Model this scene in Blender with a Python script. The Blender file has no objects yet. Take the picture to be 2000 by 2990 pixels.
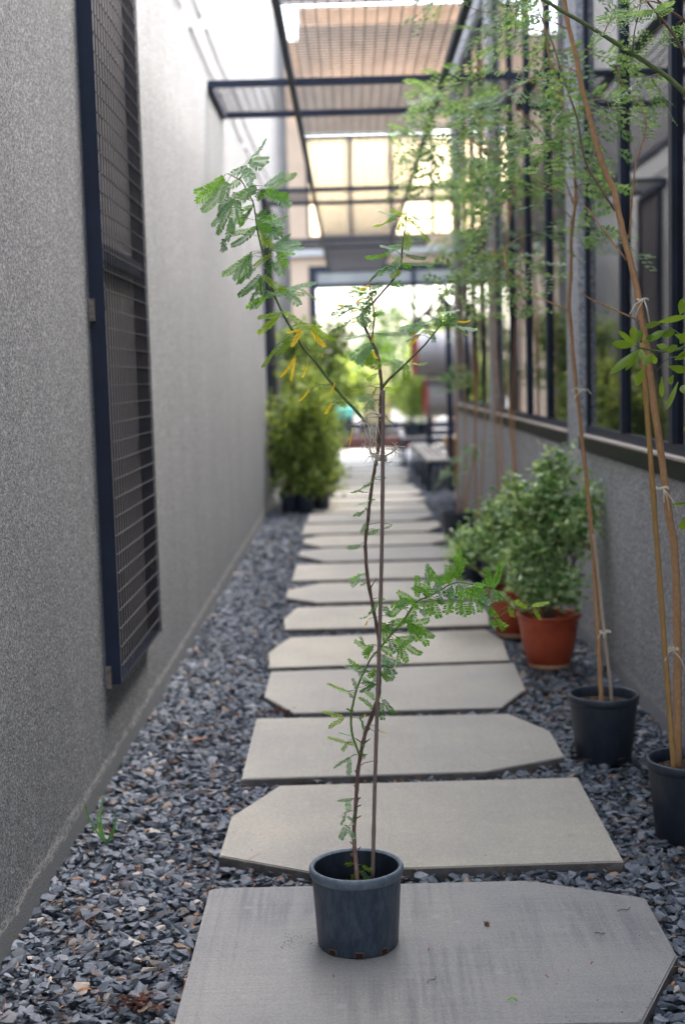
import bpy, bmesh, math, random
import numpy as np
from mathutils import Vector, Matrix, Euler, noise
random.seed(7)
R = math.radians
scn = bpy.context.scene
COL = scn.collection

# ------------------------------------------------------------------ camera
F = 3900.0                      # focal length in photo pixels (2000 x 2990)
EYE = Vector((0, 0, 1.5))
_fw = Vector((20 / F, 395 / F, -1)).normalized()         # world +Y in camera space
_up = Vector((-math.sin(R(1.5)), math.cos(R(1.5)), 0))
_up = (_up - _up.dot(_fw) * _fw).normalized()            # world +Z in camera space
_rt = _fw.cross(_up)                                     # world +X in camera space
CAMROT = Matrix((_rt, _fw, _up))                         # camera space -> world
cam = bpy.data.objects.new("camera", bpy.data.cameras.new("camera"))
COL.objects.link(cam)
cam.matrix_world = Matrix.Translation(EYE) @ CAMROT.to_4x4()
cam.data.sensor_fit = 'VERTICAL'
cam.data.sensor_height = 36.0
cam.data.lens = F / 2990 * 36
cam.data.clip_end = 500
cam.data.dof.use_dof = True
cam.data.dof.focus_distance = 3.43
cam.data.dof.aperture_fstop = 2.4
scn.camera = cam

# ------------------------------------------------------------------ sky, sun, exposure
SUN_EL, SUN_AZ = R(52), R(50)          # azimuth measured from +Y towards +X
w = bpy.data.worlds.new("World"); scn.world = w; w.use_nodes = True
nt = w.node_tree
sky = nt.nodes.new("ShaderNodeTexSky"); sky.sky_type = 'NISHITA'; sky.sun_disc = False
sky.sun_elevation = SUN_EL; sky.sun_rotation = SUN_AZ
sky.dust_density = 4.0; sky.air_density = 1.2
hs = nt.nodes.new("ShaderNodeHueSaturation"); hs.inputs['Saturation'].default_value = 0.62
nt.links.new(sky.outputs[0], hs.inputs['Color'])
bg = nt.nodes['Background']; bg.inputs['Strength'].default_value = 0.15
nt.links.new(hs.outputs[0], bg.inputs['Color'])
sl = bpy.data.lights.new("sun", 'SUN'); sl.energy = .5; sl.angle = R(24); sl.color = (1, .90, .76)
so = bpy.data.objects.new("sun", sl); COL.objects.link(so)
_sd = Vector((math.sin(SUN_AZ) * math.cos(SUN_EL), math.cos(SUN_AZ) * math.cos(SUN_EL), math.sin(SUN_EL)))
so.rotation_euler = _sd.to_track_quat('Z', 'Y').to_euler()
so.location = (0, 0, 30)
scn.view_settings.view_transform = 'Standard'; scn.view_settings.look = 'None'
scn.view_settings.exposure = 3.7
scn.cycles.max_bounces = 8; scn.cycles.diffuse_bounces = 5; scn.cycles.glossy_bounces = 4
scn.cycles.transparent_max_bounces = 8
scn.cycles.use_adaptive_sampling = True

# ------------------------------------------------------------------ photo pixel -> world
def ray(px, py):
    return CAMROT @ Vector(((px - 1000) / F, -(py - 1495) / F, -1))
def P(px, py, Y):
    d = ray(px, py); return EYE + d * (Y / d.y)
def G(px, py, z=0.0):
    d = ray(px, py); return EYE + d * ((z - EYE.z) / d.z)
def Z(ox, oy, s):                       # coordinates read off an enlarged piece of the photo
    return lambda x, y: (ox + x / s, oy + y / s)

# ------------------------------------------------------------------ mesh helpers
class MB:
    def __init__(s): s.v = []; s.f = []; s.m = []; s.sm = []
    def add(s, vs, fs, m=0, smooth=False):
        b = len(s.v); s.v.extend([tuple(v) for v in vs])
        for f in fs:
            s.f.append(tuple(b + i for i in f)); s.m.append(m); s.sm.append(smooth)
    def box(s, x0, x1, y0, y1, z0, z1, m=0):
        s.add([(x0,y0,z0),(x1,y0,z0),(x1,y1,z0),(x0,y1,z0),(x0,y0,z1),(x1,y0,z1),(x1,y1,z1),(x0,y1,z1)],
              [(0,3,2,1),(4,5,6,7),(0,1,5,4),(1,2,6,5),(2,3,7,6),(3,0,4,7)], m)
    def tube(s, pts, rad, n=8, m=0, cap=True):
        pts = [Vector(p) for p in pts]; k = len(pts)
        if not hasattr(rad, '__len__'): rad = [rad] * k
        ref = None; vs = []
        for i, p in enumerate(pts):
            t = (pts[min(i+1, k-1)] - pts[max(i-1, 0)])
            if t.length < 1e-9: t = Vector((0,0,1))
            t.normalize()
            if ref is None:
                ref = Vector((1,0,0)) if abs(t.x) < .8 else Vector((0,1,0))
            a = (ref - t * ref.dot(t)).normalized(); b = t.cross(a); ref = a
            for j in range(n):
                an = 2*math.pi*j/n
                vs.append(p + (a*math.cos(an) + b*math.sin(an)) * rad[i])
        fs = []
        for i in range(k-1):
            for j in range(n):
                j2 = (j+1) % n
                fs.append((i*n+j, i*n+j2, (i+1)*n+j2, (i+1)*n+j))
        if cap:
            fs.append(tuple(range(n))[::-1]); fs.append(tuple((k-1)*n+j for j in range(n)))
        s.add(vs, fs, m, True)
    def lathe(s, prof, c=(0,0,0), n=40, m=0, smooth=True, wob=0):
        c = Vector(c); vs = []; k = len(prof)
        for r, z in prof:
            for j in range(n):
                an = 2*math.pi*j/n
                vs.append(c + Vector((r*math.cos(an), r*math.sin(an), z)))
        fs = [(i*n+j, i*n+(j+1)%n, (i+1)*n+(j+1)%n, (i+1)*n+j) for i in range(k-1) for j in range(n)]
        s.add(vs, fs, m, smooth)
    def prism(s, poly, z0, z1, m=0):
        n = len(poly)
        vs = [(x,y,z0) for x,y in poly] + [(x,y,z1) for x,y in poly]
        fs = [tuple(range(n))[::-1], tuple(range(n, 2*n))] + [(i,(i+1)%n,n+(i+1)%n,n+i) for i in range(n)]
        s.add(vs, fs, m)
    def build(s, name, mats, parent=None, origin=(0,0,0), bevel=0):
        o = Vector(origin)
        me = bpy.data.meshes.new(name)
        arr = np.array(s.v, dtype=float).reshape(-1,3) - np.array(o)
        me.from_pydata([tuple(r) for r in arr], [], s.f)
        if not isinstance(mats, (list, tuple)): mats = [mats]
        for mt in mats: me.materials.append(mt)
        me.polygons.foreach_set("material_index", s.m)
        me.polygons.foreach_set("use_smooth", s.sm)
        me.update()
        ob = bpy.data.objects.new(name, me); COL.objects.link(ob)
        if parent is not None: ob.parent = parent
        else: ob.location = o
        if bevel:
            bm = bmesh.new(); bm.from_mesh(me)
            bmesh.ops.recalc_face_normals(bm, faces=bm.faces)
            ed = [e for e in bm.edges if len(e.link_faces) == 2 and e.calc_face_angle(0) > R(30)]
            bmesh.ops.bevel(bm, geom=ed, offset=bevel, segments=2, affect='EDGES', profile=.6)
            bm.to_mesh(me); bm.free()
        return ob
def tag(o, label=None, cat=None, group=None, kind=None):
    if label: o['label'] = label
    if cat: o['category'] = cat
    if group: o['group'] = group
    if kind: o['kind'] = kind
    return o
def thing(name, label, cat, loc, group=None):
    o = bpy.data.objects.new(name, None); COL.objects.link(o); o.location = loc
    o.empty_display_size = .1
    return tag(o, label, cat, group)
def spline(pts, sub=5):
    """Catmull-Rom through points"""
    pts = [Vector(p) for p in pts]
    if len(pts) < 3: return pts
    out = []
    q = [pts[0]*2-pts[1]] + pts + [pts[-1]*2-pts[-2]]
    for i in range(1, len(q)-2):
        a,b,c,d = q[i-1:i+3]
        for k in range(sub):
            t = k/sub
            out.append(.5*((2*b)+(c-a)*t+(2*a-5*b+4*c-d)*t*t+(3*b-3*c+d-a)*t**3))
    out.append(pts[-1]); return out
def taper(n, a, b): return [a+(b-a)*i/max(1,n-1) for i in range(n)]

# ------------------------------------------------------------------ materials
def mat(name):
    m = bpy.data.materials.new(name); m.use_nodes = True
    return m, m.node_tree, m.node_tree.nodes['Principled BSDF']
def N(nt, t, **kw):
    n = nt.nodes.new(t)
    for k, v in kw.items():
        if k in n.inputs.keys(): n.inputs[k].default_value = v
        else: setattr(n, k, v)
    return n
def ramp(nt, src, stops):
    r = nt.nodes.new('ShaderNodeValToRGB'); e = r.color_ramp.elements
    while len(e) < len(stops): e.new(.5)
    for i, (p, c) in enumerate(stops):
        e[i].position = p; e[i].color = (*c, 1)
    nt.links.new(src, r.inputs[0]); return r.outputs[0]
def mix(nt, f, a, b, bt='MIX'):
    n = nt.nodes.new('ShaderNodeMixRGB'); n.blend_type = bt
    for i, x in enumerate((f, a, b)):
        if hasattr(x, 'is_linked') or isinstance(x, bpy.types.NodeSocket): nt.links.new(x, n.inputs[i])
        elif isinstance(x, (int, float)): n.inputs[i].default_value = x
        else: n.inputs[i].default_value = (*x, 1)
    return n.outputs[0]
def objco(nt, scale=(1,1,1), world=True):
    if world:
        g = nt.nodes.new('ShaderNodeNewGeometry'); src = g.outputs['Position']
    else:
        g = nt.nodes.new('ShaderNodeTexCoord'); src = g.outputs['Object']
    mp = nt.nodes.new('ShaderNodeMapping'); mp.inputs['Scale'].default_value = scale
    nt.links.new(src, mp.inputs[0]); return mp.outputs[0]
def noise_tex(nt, co, scale, detail=3, rough=.55):
    n = N(nt, 'ShaderNodeTexNoise', Scale=scale, Detail=detail, Roughness=rough)
    nt.links.new(co, n.inputs['Vector']); return n.outputs['Fac']
def bump(nt, b, h, strength, dist):
    n = N(nt, 'ShaderNodeBump', Strength=strength, Distance=dist)
    nt.links.new(h, n.inputs['Height']); nt.links.new(n.outputs[0], b.inputs['Normal'])
def plain(name, c, rough=.6, metal=0, var=.25, scale=12, spec=.5):
    m, nt, b = mat(name); co = objco(nt, world=False)
    f = noise_tex(nt, co, scale, 4)
    c0 = tuple(x*(1-var) for x in c); c1 = tuple(min(1,x*(1+var)) for x in c)
    nt.links.new(ramp(nt, f, [(.3,c0),(.7,c1)]), b.inputs['Base Color'])
    b.inputs['Roughness'].default_value = rough; b.inputs['Metallic'].default_value = metal
    b.inputs['Specular IOR Level'].default_value = spec
    return m
def plaster(name, c, grain=185, amt=.85):
    m, nt, b = mat(name); co = objco(nt)
    g = noise_tex(nt, co, grain, 2, .7)
    v = N(nt, 'ShaderNodeTexVoronoi', Scale=grain*.8); nt.links.new(co, v.inputs['Vector'])
    big = noise_tex(nt, co, 1.3, 4)
    med = noise_tex(nt, objco(nt,(1,1,.25)), 6, 5); drip = noise_tex(nt, objco(nt,(1,1,.05)), 4, 5, .6)
    sp = ramp(nt, g, [(.38,tuple(x*(1-amt) for x in c)),(.5,c),(.62,tuple(min(1,x*(1+amt*1.3)) for x in c))])
    vc = N(nt, 'ShaderNodeTexVoronoi', Scale=135.0); nt.links.new(co, vc.inputs['Vector'])
    sx2 = nt.nodes.new('ShaderNodeSeparateColor'); nt.links.new(vc.outputs['Color'], sx2.inputs[0])
    sp = mix(nt, .62, sp, ramp(nt, sx2.outputs[0], [(0,tuple(x*.30 for x in c)),(.6,c),(1,tuple(min(1,x*2.1) for x in c))]))
    a = mix(nt, .35, sp, ramp(nt, big, [(.3,(.72,.72,.74)),(.7,(1.0,1.0,.98))]), 'MULTIPLY')
    a = mix(nt, .25, a, ramp(nt, med, [(.35,(.75,.75,.76)),(.65,(1,1,1))]), 'MULTIPLY')
    a = mix(nt, .16, a, ramp(nt, drip, [(.40,(.68,.68,.69)),(.6,(1,1,1))]), 'MULTIPLY')
    # skirt of smoother cement with a ragged pale lip just above the ground
    sx = nt.nodes.new('ShaderNodeSeparateXYZ'); ge = nt.nodes.new('ShaderNodeNewGeometry')
    nt.links.new(ge.outputs['Position'], sx.inputs[0])
    st = noise_tex(nt, objco(nt,(1,1.0,2.5)), 7, 6, .7)
    ws = N(nt, 'ShaderNodeMath', operation='MULTIPLY_ADD'); nt.links.new(st, ws.inputs[0]); ws.inputs[1].default_value=.11
    nt.links.new(sx.outputs['Z'], ws.inputs[2])
    skirt = ramp(nt, ws.outputs[0], [(.15,(1,1,1)),(.165,(0,0,0))])
    lip = ramp(nt, ws.outputs[0], [(.135,(0,0,0)),(.15,(1,1,1)),(.168,(1,1,1)),(.185,(0,0,0))])
    gl = noise_tex(nt, objco(nt,(20,20,60)), 5, 4)
    a = mix(nt, skirt, a, ramp(nt, gl, [(.3,tuple(x*.72 for x in c)),(.7,tuple(x*1.0 for x in c))]))
    lm_ = N(nt, 'ShaderNodeMath', operation='MULTIPLY'); nt.links.new(lip, lm_.inputs[0])
    nt.links.new(ramp(nt, noise_tex(nt, objco(nt,(1,3,9)), 9, 5, .7), [(.42,(0,0,0)),(.58,(.8,.8,.8))]), lm_.inputs[1])
    a = mix(nt, lm_.outputs[0], a, (.46,.45,.43))
    nt.links.new(a, b.inputs['Base Color'])
    b.inputs['Roughness'].default_value = .95; b.inputs['Specular IOR Level'].default_value = .15
    ad = N(nt, 'ShaderNodeMath', operation='ADD'); nt.links.new(g, ad.inputs[0]); nt.links.new(v.outputs['Distance'], ad.inputs[1])
    bump(nt, b, ad.outputs[0], .35, .003)
    return m
M = {}
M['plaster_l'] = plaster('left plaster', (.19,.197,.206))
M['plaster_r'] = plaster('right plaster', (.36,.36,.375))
M['navy'] = plain('navy painted steel', (.010,.016,.036), .5, 0, .3, 6, .3)
M['wire'] = None
def wire_mat():
    m, nt, b = mat('welded mesh wire'); co = objco(nt)
    f = noise_tex(nt, co, 9, 5, .7)
    nt.links.new(ramp(nt, f, [(.45,(.013,.014,.021)),(.58,(.026,.02,.023)),(.72,(.09,.04,.022))]), b.inputs['Base Color'])
    b.inputs['Roughness'].default_value = .6; return m
M['wire'] = wire_mat()
M['canopy_wire'] = plain('canopy wire', (.10,.082,.075), .5, 0, .3)
M['tan'] = plain('tan render', (.48,.35,.25), .9, 0, .08, 2)
M['tan_d'] = plain('brown louvre board', (.60,.48,.385), .8, 0, .15, 3)
M['ledge'] = plain('pale ledge', (.42,.40,.38), .8, 0, .1)
M['glassdark'] = None
def pane_mat():
    m, nt, b = mat('reflective window glass'); co = objco(nt)
    b.inputs['Base Color'].default_value = (.012,.013,.017,1)
    b.inputs['Roughness'].default_value = .015; b.inputs['IOR'].default_value = 1.72
    bump(nt, b, noise_tex(nt, co, 1.1, 1), .02, .05)
    return m
M['glassdark'] = pane_mat()
def cream_mat():
    m, nt, b = mat('cream translucent sheet')
    out = nt.nodes['Material Output']
    d = N(nt,'ShaderNodeBsdfDiffuse'); t = N(nt,'ShaderNodeBsdfTranslucent'); mx = N(nt,'ShaderNodeMixShader')
    co = objco(nt, (9,1,.3)); f = noise_tex(nt, co, 2, 2)
    c = ramp(nt, f, [(.3,(.97,.85,.64)),(.7,(.99,.91,.74))])
    nt.links.new(c, d.inputs[0]); nt.links.new(c, t.inputs[0]); mx.inputs[0].default_value = .82
    nt.links.new(d.outputs[0], mx.inputs[1]); nt.links.new(t.outputs[0], mx.inputs[2]); nt.links.new(mx.outputs[0], out.inputs[0])
    return m
M['cream'] = cream_mat()
def clear_glass():
    m, nt, b = mat('clear pane')
    b.inputs['Base Color'].default_value = (.9,.96,.96,1); b.inputs['Transmission Weight'].default_value = 1
    b.inputs['Roughness'].default_value = 0; b.inputs['IOR'].default_value = 1.1
    return m
M['clear'] = clear_glass()
M['frost'] = plain('frosted transom sheet', (.30,.30,.28), .5, 0, .2, 2)
M['shadow_line'] = plain('dull grey cable', (.085,.087,.095), .8, 0, .2)
def leafm(name, c0, c1, tr=.45, rough=.5, gloss=.25):
    m, nt, b = mat(name); out = nt.nodes['Material Output']
    g = nt.nodes.new('ShaderNodeNewGeometry')
    c = ramp(nt, g.outputs['Random Per Island'], [(0,c0),(1,c1)])
    nt.links.new(c, b.inputs['Base Color']); b.inputs['Roughness'].default_value = rough
    b.inputs['Specular IOR Level'].default_value = gloss
    t = N(nt,'ShaderNodeBsdfTranslucent')
    nt.links.new(mix(nt, 1.0, c, (1.5,1.45,.7), 'MULTIPLY'), t.inputs[0])
    mx = N(nt,'ShaderNodeMixShader'); mx.inputs[0].default_value = tr
    nt.links.new(b.outputs[0], mx.inputs[1]); nt.links.new(t.outputs[0], mx.inputs[2]); nt.links.new(mx.outputs[0], out.inputs[0])
    return m
M['lf_g'] = leafm('sheen grey green leaflet', (.19,.36,.17), (.32,.50,.27), .2, .42, .4)  # pale grey in the colour stands for sky sheen on upper faces
M['lf_d'] = leafm('deep green leaflet', (.06,.18,.05), (.13,.29,.08), .2, .5)
M['lf_G'] = leafm('fresh green leaflet', (.13,.34,.03), (.23,.46,.055), .3)
M['lf_y'] = leafm('backlit lime leaflet', (.22,.37,.03), (.32,.46,.06), .35)  # bright yellow green stands for leaves lit from behind
M['lf_o'] = leafm('yellowed leaflet', (.76,.52,.03), (.88,.70,.10), .45)
LEAF = ['lf_g','lf_d','lf_G','lf_y','lf_o']
LM = [M[k] for k in LEAF]; LI = {k[-1]: i for i, k in enumerate(LEAF)}
M['bush'] = leafm('variegated small leaf', (.06,.18,.03), (.56,.68,.40), .35, .38, .5)
M['bush2'] = leafm('yellow green shrub leaf', (.06,.12,.03), (.36,.43,.13), .45)
M['bush3'] = leafm('dark shrub leaf', (.05,.11,.03), (.32,.41,.14), .45)
M['yard'] = leafm('yard shrub leaf', (.025,.065,.012), (.11,.19,.035), .35)
M['fog_tree'] = leafm('distant crown leaf', (.05,.10,.035), (.14,.20,.08), .35)
M['tree'] = leafm('sapling leaflet', (.09,.19,.08), (.30,.42,.23), .48)
M['broad'] = leafm('broad glossy leaf', (.12,.22,.02), (.26,.38,.05), .45, .35, .5)
def bark_mat(name, c, c2, sc=(30,30,8)):
    m, nt, b = mat(name); co = objco(nt, sc)
    f = noise_tex(nt, co, 6, 5, .65)
    nt.links.new(ramp(nt, f, [(.3,c),(.68,c2)]), b.inputs['Base Color'])
    b.inputs['Roughness'].default_value = .8; bump(nt, b, f, .5, .002); return m
M['bark'] = bark_mat('sapling bark', (.09,.055,.045), (.24,.145,.11))
M['gstem'] = bark_mat('green stem', (.07,.10,.03), (.14,.18,.06))
M['gstem2'] = bark_mat('young green stem', (.10,.16,.03), (.14,.24,.05))
M['bamboo'] = bark_mat('weathered stake', (.15,.10,.085), (.28,.205,.17), (90,90,3))
M['rustbark'] = bark_mat('orange brown bark', (.34,.165,.075), (.52,.30,.15))
M['cane'] = bark_mat('bamboo cane', (.30,.15,.045), (.48,.28,.10), (60,60,4))
M['palecane'] = bark_mat('pale cane', (.36,.27,.20), (.55,.45,.36), (60,60,4))
M['twine'] = bark_mat('jute twine', (.62,.54,.43), (.85,.78,.66), (200,200,200))
def pot_mat(name, c, dust, amt):
    m, nt, b = mat(name); co = objco(nt, (16,16,5)); f = noise_tex(nt, co, 4, 7, .72)
    co2 = objco(nt); g = noise_tex(nt, co2, 14, 4)
    a = ramp(nt, f, [(.42,c),(.72,tuple(c[i]+(dust[i]-c[i])*amt for i in range(3)))])
    a = mix(nt, .5, a, ramp(nt, g, [(.3,(.7,.7,.7)),(.7,(1.2,1.2,1.2))]), 'MULTIPLY')
    nt.links.new(a, b.inputs['Base Color']); b.inputs['Roughness'].default_value = .5
    bump(nt, b, f, .1, .002); return m
M['pot_blue'] = pot_mat('dusty blue plastic', (.026,.042,.070), (.15,.18,.22), .5)
M['pot_rim'] = pot_mat('scuffed pot rim', (.085,.115,.15), (.24,.27,.30), .6)
M['pot_dark'] = pot_mat('dark pot plastic', (.014,.021,.036), (.05,.06,.08), .5)
M['terra'] = pot_mat('terracotta plastic', (.38,.055,.018), (.42,.09,.04), .5)
M['terra_s'] = pot_mat('saucer foot', (.45,.24,.14), (.55,.36,.25), .6)
M['soil'] = plain('potting soil', (.04,.024,.015), .95, 0, .7, 60)
M['soil_l'] = plain('light crumbs', (.20,.13,.06), .9, 0, .4, 30)
M['hole'] = plain('rusty hole edge', (.02,.008,.006), .9, 0, .5, 30)
M['rust_edge'] = plain('rusty cut edge', (.16,.085,.06), .8, 0, .4, 60)
# ================================================================== SETTING
XL, XR = -.93, 1.25
def jit(r): return random.uniform(-r, r)
# ground sheet to the horizon
gm, gnt, gb = mat('ground dust'); gco = objco(gnt)
gf = noise_tex(gnt, gco, 40, 5, .7); gf2 = noise_tex(gnt, gco, 1.1, 3)
ga = ramp(gnt, gf, [(.3,(.03,.033,.042)),(.55,(.075,.082,.10)),(.75,(.15,.14,.14))])
gnt.links.new(mix(gnt, .4, ga, ramp(gnt, gf2, [(.3,(.6,.6,.6)),(.7,(1,1,1))]), 'MULTIPLY'), gb.inputs['Base Color'])
gb.inputs['Roughness'].default_value = .95; bump(gnt, gb, gf, .8, .02)
g = MB(); g.add([(-120,-60,0),(120,-60,0),(120,260,0),(-120,260,0)], [(0,1,2,3)])
tag(g.build('ground', gm), kind='structure')
cm, cnt, cb_ = mat('yard concrete'); cco = objco(cnt)
cf = noise_tex(cnt, cco, 3, 5, .6)
cnt.links.new(ramp(cnt, cf, [(.3,(.05,.045,.04)),(.7,(.09,.08,.075))]), cb_.inputs['Base Color']); cb_.inputs['Roughness'].default_value=.9
g = MB(); g.box(-6, 9, 27.0, 60, -.1, .035)
tag(g.build('yard_pavement', cm), kind='structure')

# ---- left wall
t = thing('plaster_wall', 'tall grey pebbledash wall along the left side of the path', 'wall', (XL, 10, 0))
g = MB(); g.box(XL-.3, XL, -4, 22.6, -.2, 7.6)
g.build('wall_face', M['plaster_l'], t, t.location)
# thin raised dark lines standing in for wire shadows high on the wall
for z, spans, lab in ((3.9, ((2,9.1),(9.5,16.5),(17,22)), 'upper of two thin dark lines standing for wire shadows high along the left wall'),
                      (3.66, ((2,8.0),(8.5,12.4),(12.9,21)), 'lower of two thin dark lines standing for wire shadows high along the left wall')):
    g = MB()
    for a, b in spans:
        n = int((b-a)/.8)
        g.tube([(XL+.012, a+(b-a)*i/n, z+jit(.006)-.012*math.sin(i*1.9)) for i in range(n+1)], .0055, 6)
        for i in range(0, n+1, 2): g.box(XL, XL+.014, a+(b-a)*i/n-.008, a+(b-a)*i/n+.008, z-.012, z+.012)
    tag(g.build('wall_shadow_line', M['shadow_line'], None, (XL, 8, z)), lab, 'shadow line', 'wire shadow lines on the left wall')

# ---- grating boxes fixed to the left wall
def grating_box(y0, y1, z0, z1, label, bar):
    t = thing('grating_box', label, 'window grille', (XL, (y0+y1)/2, z0), 'mesh boxes on the left wall')
    X1 = XL+.055; o = t.location
    g = MB()
    g.box(XL, X1, y0, y0+.012, z0, z1); g.box(XL, X1, y1-.012, y1, z0, z1)
    g.box(XL, X1, y0+.012, y1-.012, z0, z0+.012); g.box(XL, X1, y0+.012, y1-.012, z1-.012, z1)
    g.build('frame', M['navy'], t, o)
    for zb in bar:
        g = MB(); g.box(XL+.002, X1-.012, y0+.012, y1-.012, zb-.03, zb+.03); g.build('shelf_bar', M['navy'], t, o)
    g = MB(); n = int((y1-y0)/.056)
    r = .0028
    for i in range(1, n):
        y = y0+(y1-y0)*i/n; g.box(X1-.004, X1+.001, y-r, y+r, z0+.006, z1-.006)
    k = int((z1-z0)/.068)
    for i in range(1, k):
        z = z0+(z1-z0)*i/k
        g.box(X1+.0012, X1+.0048, y0-.006, y1+.012, z-.0015, z+.0015)
    g.box(X1+.001, X1+.006, y1+.004, y1+.009, z0, z1)
    g.build('mesh_panel', M['wire'], t, o)
    g = MB(); g.add([(XL+.004,y0+.02,z0+.02),(XL+.004,y1-.02,z0+.02),(XL+.004,y1-.02,z1-.02),(XL+.004,y0+.02,z1-.02)], [(0,1,2,3)])  # dark sheet over the wall, stands for shade behind the mesh
    g.build('shade_sheet', M['grille_shade'], t, o)
    for zb in (z0+.03, z0+1.38):
        g = MB(); g.box(XL, XL+.02, y0-.018, y0-.001, zb-.04, zb+.04)
        for q in (-.03, 0, .03): g.lathe([(.001,.03),(.006,.03),(.006,.034),(.001,.034)], (XL+.01, y0-.009, zb+q-.03), 8)
        g.build('bracket', M['bracket'], t, o)
    return t
M['grille_shade'] = plain('dark grey shade sheet', (.085,.082,.095), .85, 0, .2, 2)
M['bracket'] = plain('rusty galvanised bracket', (.20,.16,.135), .7, .2, .5, 60)
grating_box(4.87, 5.89, .385, 3.5, 'rust-flecked navy mesh grille box nearest the camera on the left wall', (1.98,))
grating_box(15.1, 16.12, .30, 3.5, 'far navy mesh grille box on the left wall behind the potted hedge', (1.98,))

# ---- overhead pergola
ZC = 3.57; RL, RR = -.345, .705
t = thing('overhead_pergola', 'navy steel pergola with welded mesh spanning the alley overhead', 'pergola', (0, 14, ZC)); o = t.location
for x in (RL, RR):
    g = MB(); g.box(x-.022, x+.022, 1.5, 26.4, ZC-.05, ZC); g.build('rail', M['navy'], t, o)
strips = [(4.2, 5.25), (9.53, 10.63), (14.9, 16.0), (20.3, 21.4)]
for a, b in strips:
    for y in (a, b):
        g = MB()
        for x0, x1 in ((XL+.002, RL-.0225), (RL+.0225, RR-.0225), (RR+.0225, XR-.004)): g.box(x0, x1, y-.022, y+.022, ZC-.048, ZC-.002)
        g.build('crossbar', M['navy'], t, o)
    for x0, x1 in ((XL+.002, XL+.03), (XR-.032, XR-.004)):
        g = MB(); g.box(x0, x1, a+.0225, b-.0225, ZC-.06, ZC+.002); g.build('end_bar', M['navy'], t, o)
    r = .003
    for x0, x1 in ((XL+.03, RL-.022), (RR+.022, XR-.03)):
        g = MB(); n = int((b-a)/.07); m_ = max(1, round((x1-x0)/.07))
        for i in range(1, n): y=a+(b-a)*i/n; g.box(x0, x1, y-r, y+r, ZC-.02, ZC-.014)
        for i in range(1, m_): x=x0+(x1-x0)*i/m_; g.box(x-r, x+r, a+.02, b-.02, ZC-.014, ZC-.008)
        g.build('side_mesh', M['canopy_wire'], t, o)
g = MB(); r = .0018
n = int((26.3-1.6)/.07)
for i in range(n+1):
    y = 1.6+i*.07; g.box(RL+.022, RR-.022, y-r, y+r, ZC-.02, ZC-.0136)
for i in range(1, 15):
    x = RL+(RR-RL)*i/15; g.box(x-.003, x+.003, 1.5, 26.3, ZC-.0136, ZC-.006)
g.build('walkway_mesh', M['canopy_wire'], t, o)

# ---- right building
t = thing('workshop_building', 'grey plastered building with navy steel windows along the right side', 'building', (XR+1, 8, 0)); o = t.location
g = MB(); g.box(XR, XR+.3, -4, 15.98, -.2, 1.07); g.build('low_wall', M['plaster_r'], t, o)
cols = [(2.98, 3.38), (7.31, 7.71), (11.64, 12.04), (15.68, 15.98)]
for a, b in cols:
    g = MB(); g.box(XR-.002, XR+.3, a, b, 1.07, 5.6 if a < 5 else 4.999); g.build('column', M['plaster_r'], t, o)
g = MB(); g.box(XR, XR+.3, -4, 7.32, 4.8, 5.598); g.build('upper_wall', M['plaster_r'], t, o)
g = MB(); g.box(XR, XR+.3, 7.32, 15.98, 4.8, 4.998); g.build('parapet', M['plaster_r'], t, o)
g = MB(); g.box(XR+.3, 5, -4, 7.3, 5.2, 5.59); g.box(XR+.3, 5, 7.3, 15.9, 4.6, 4.99); g.box(XR+.31, 5, 7.0, 7.3, 4.6, 5.2); g.box(XR+.31, 5, 15.6, 15.9, 0, 4.6); g.box(XR+.31, 5, -4, -3.7, 0, 5.2); g.box(4.7, 5, -3.7, 15.6, 0, 4.6)
g.build('rear_shell', M['plaster_r'], t, o)
M['sill'] = plain('sill strip', (.50,.42,.36), .5, 0, .15)
M['sillband'] = plain('dark glossy sill band', (.009,.010,.013), .45, 0, .2, 4, .12)
bays = [(-1.2, 2.98, 4), (3.38, 7.31, 4), (7.71, 11.64, 4), (12.04, 15.68, 4)]
for a, b, n in bays:
    f = MB(); wdt = (b-a)/n
    f.box(XR+.02, XR+.09, a+.001, b-.001, 4.73, 4.799)
    f.box(XR+.03, XR+.09, a+.001, b-.001, 1.158, 1.2)
    for i in range(n+1):
        y = a+wdt*i
        if i == 0: f.box(XR+.034, XR+.09, y+.001, y+.035, 1.2, 4.73)
        elif i == n: f.box(XR+.034, XR+.09, y-.035, y-.001, 1.2, 4.73)
        else:
            f.box(XR+.022, XR+.06, y-.036, y-.003, 1.2, 4.73)
            f.box(XR+.026, XR+.06, y+.003, y+.036, 1.2, 4.73)
            f.box(XR+.06, XR+.09, y-.03, y+.03, 1.2, 4.73)
    win = f.build('window', M['navy'], t, o)
    for i in range(n):
        g = MB(); y0 = a+wdt*i+.03; y1 = a+wdt*(i+1)-.03
        g.box(XR+.045, XR+.055, y0, y1, 1.19, 4.74); g.build('pane', M['glassdark'], win, o)
    g = MB(); g.box(XR-.012, XR+.029, a+.001, b-.001, 1.147, 1.157); g.build('sill', M['sill'], win, o)
    g = MB(); g.box(XR-.008, XR+.0195, a+.001, b-.001, 1.072, 1.146); g.build('sill_band', M['sillband'], win, o)

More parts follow.
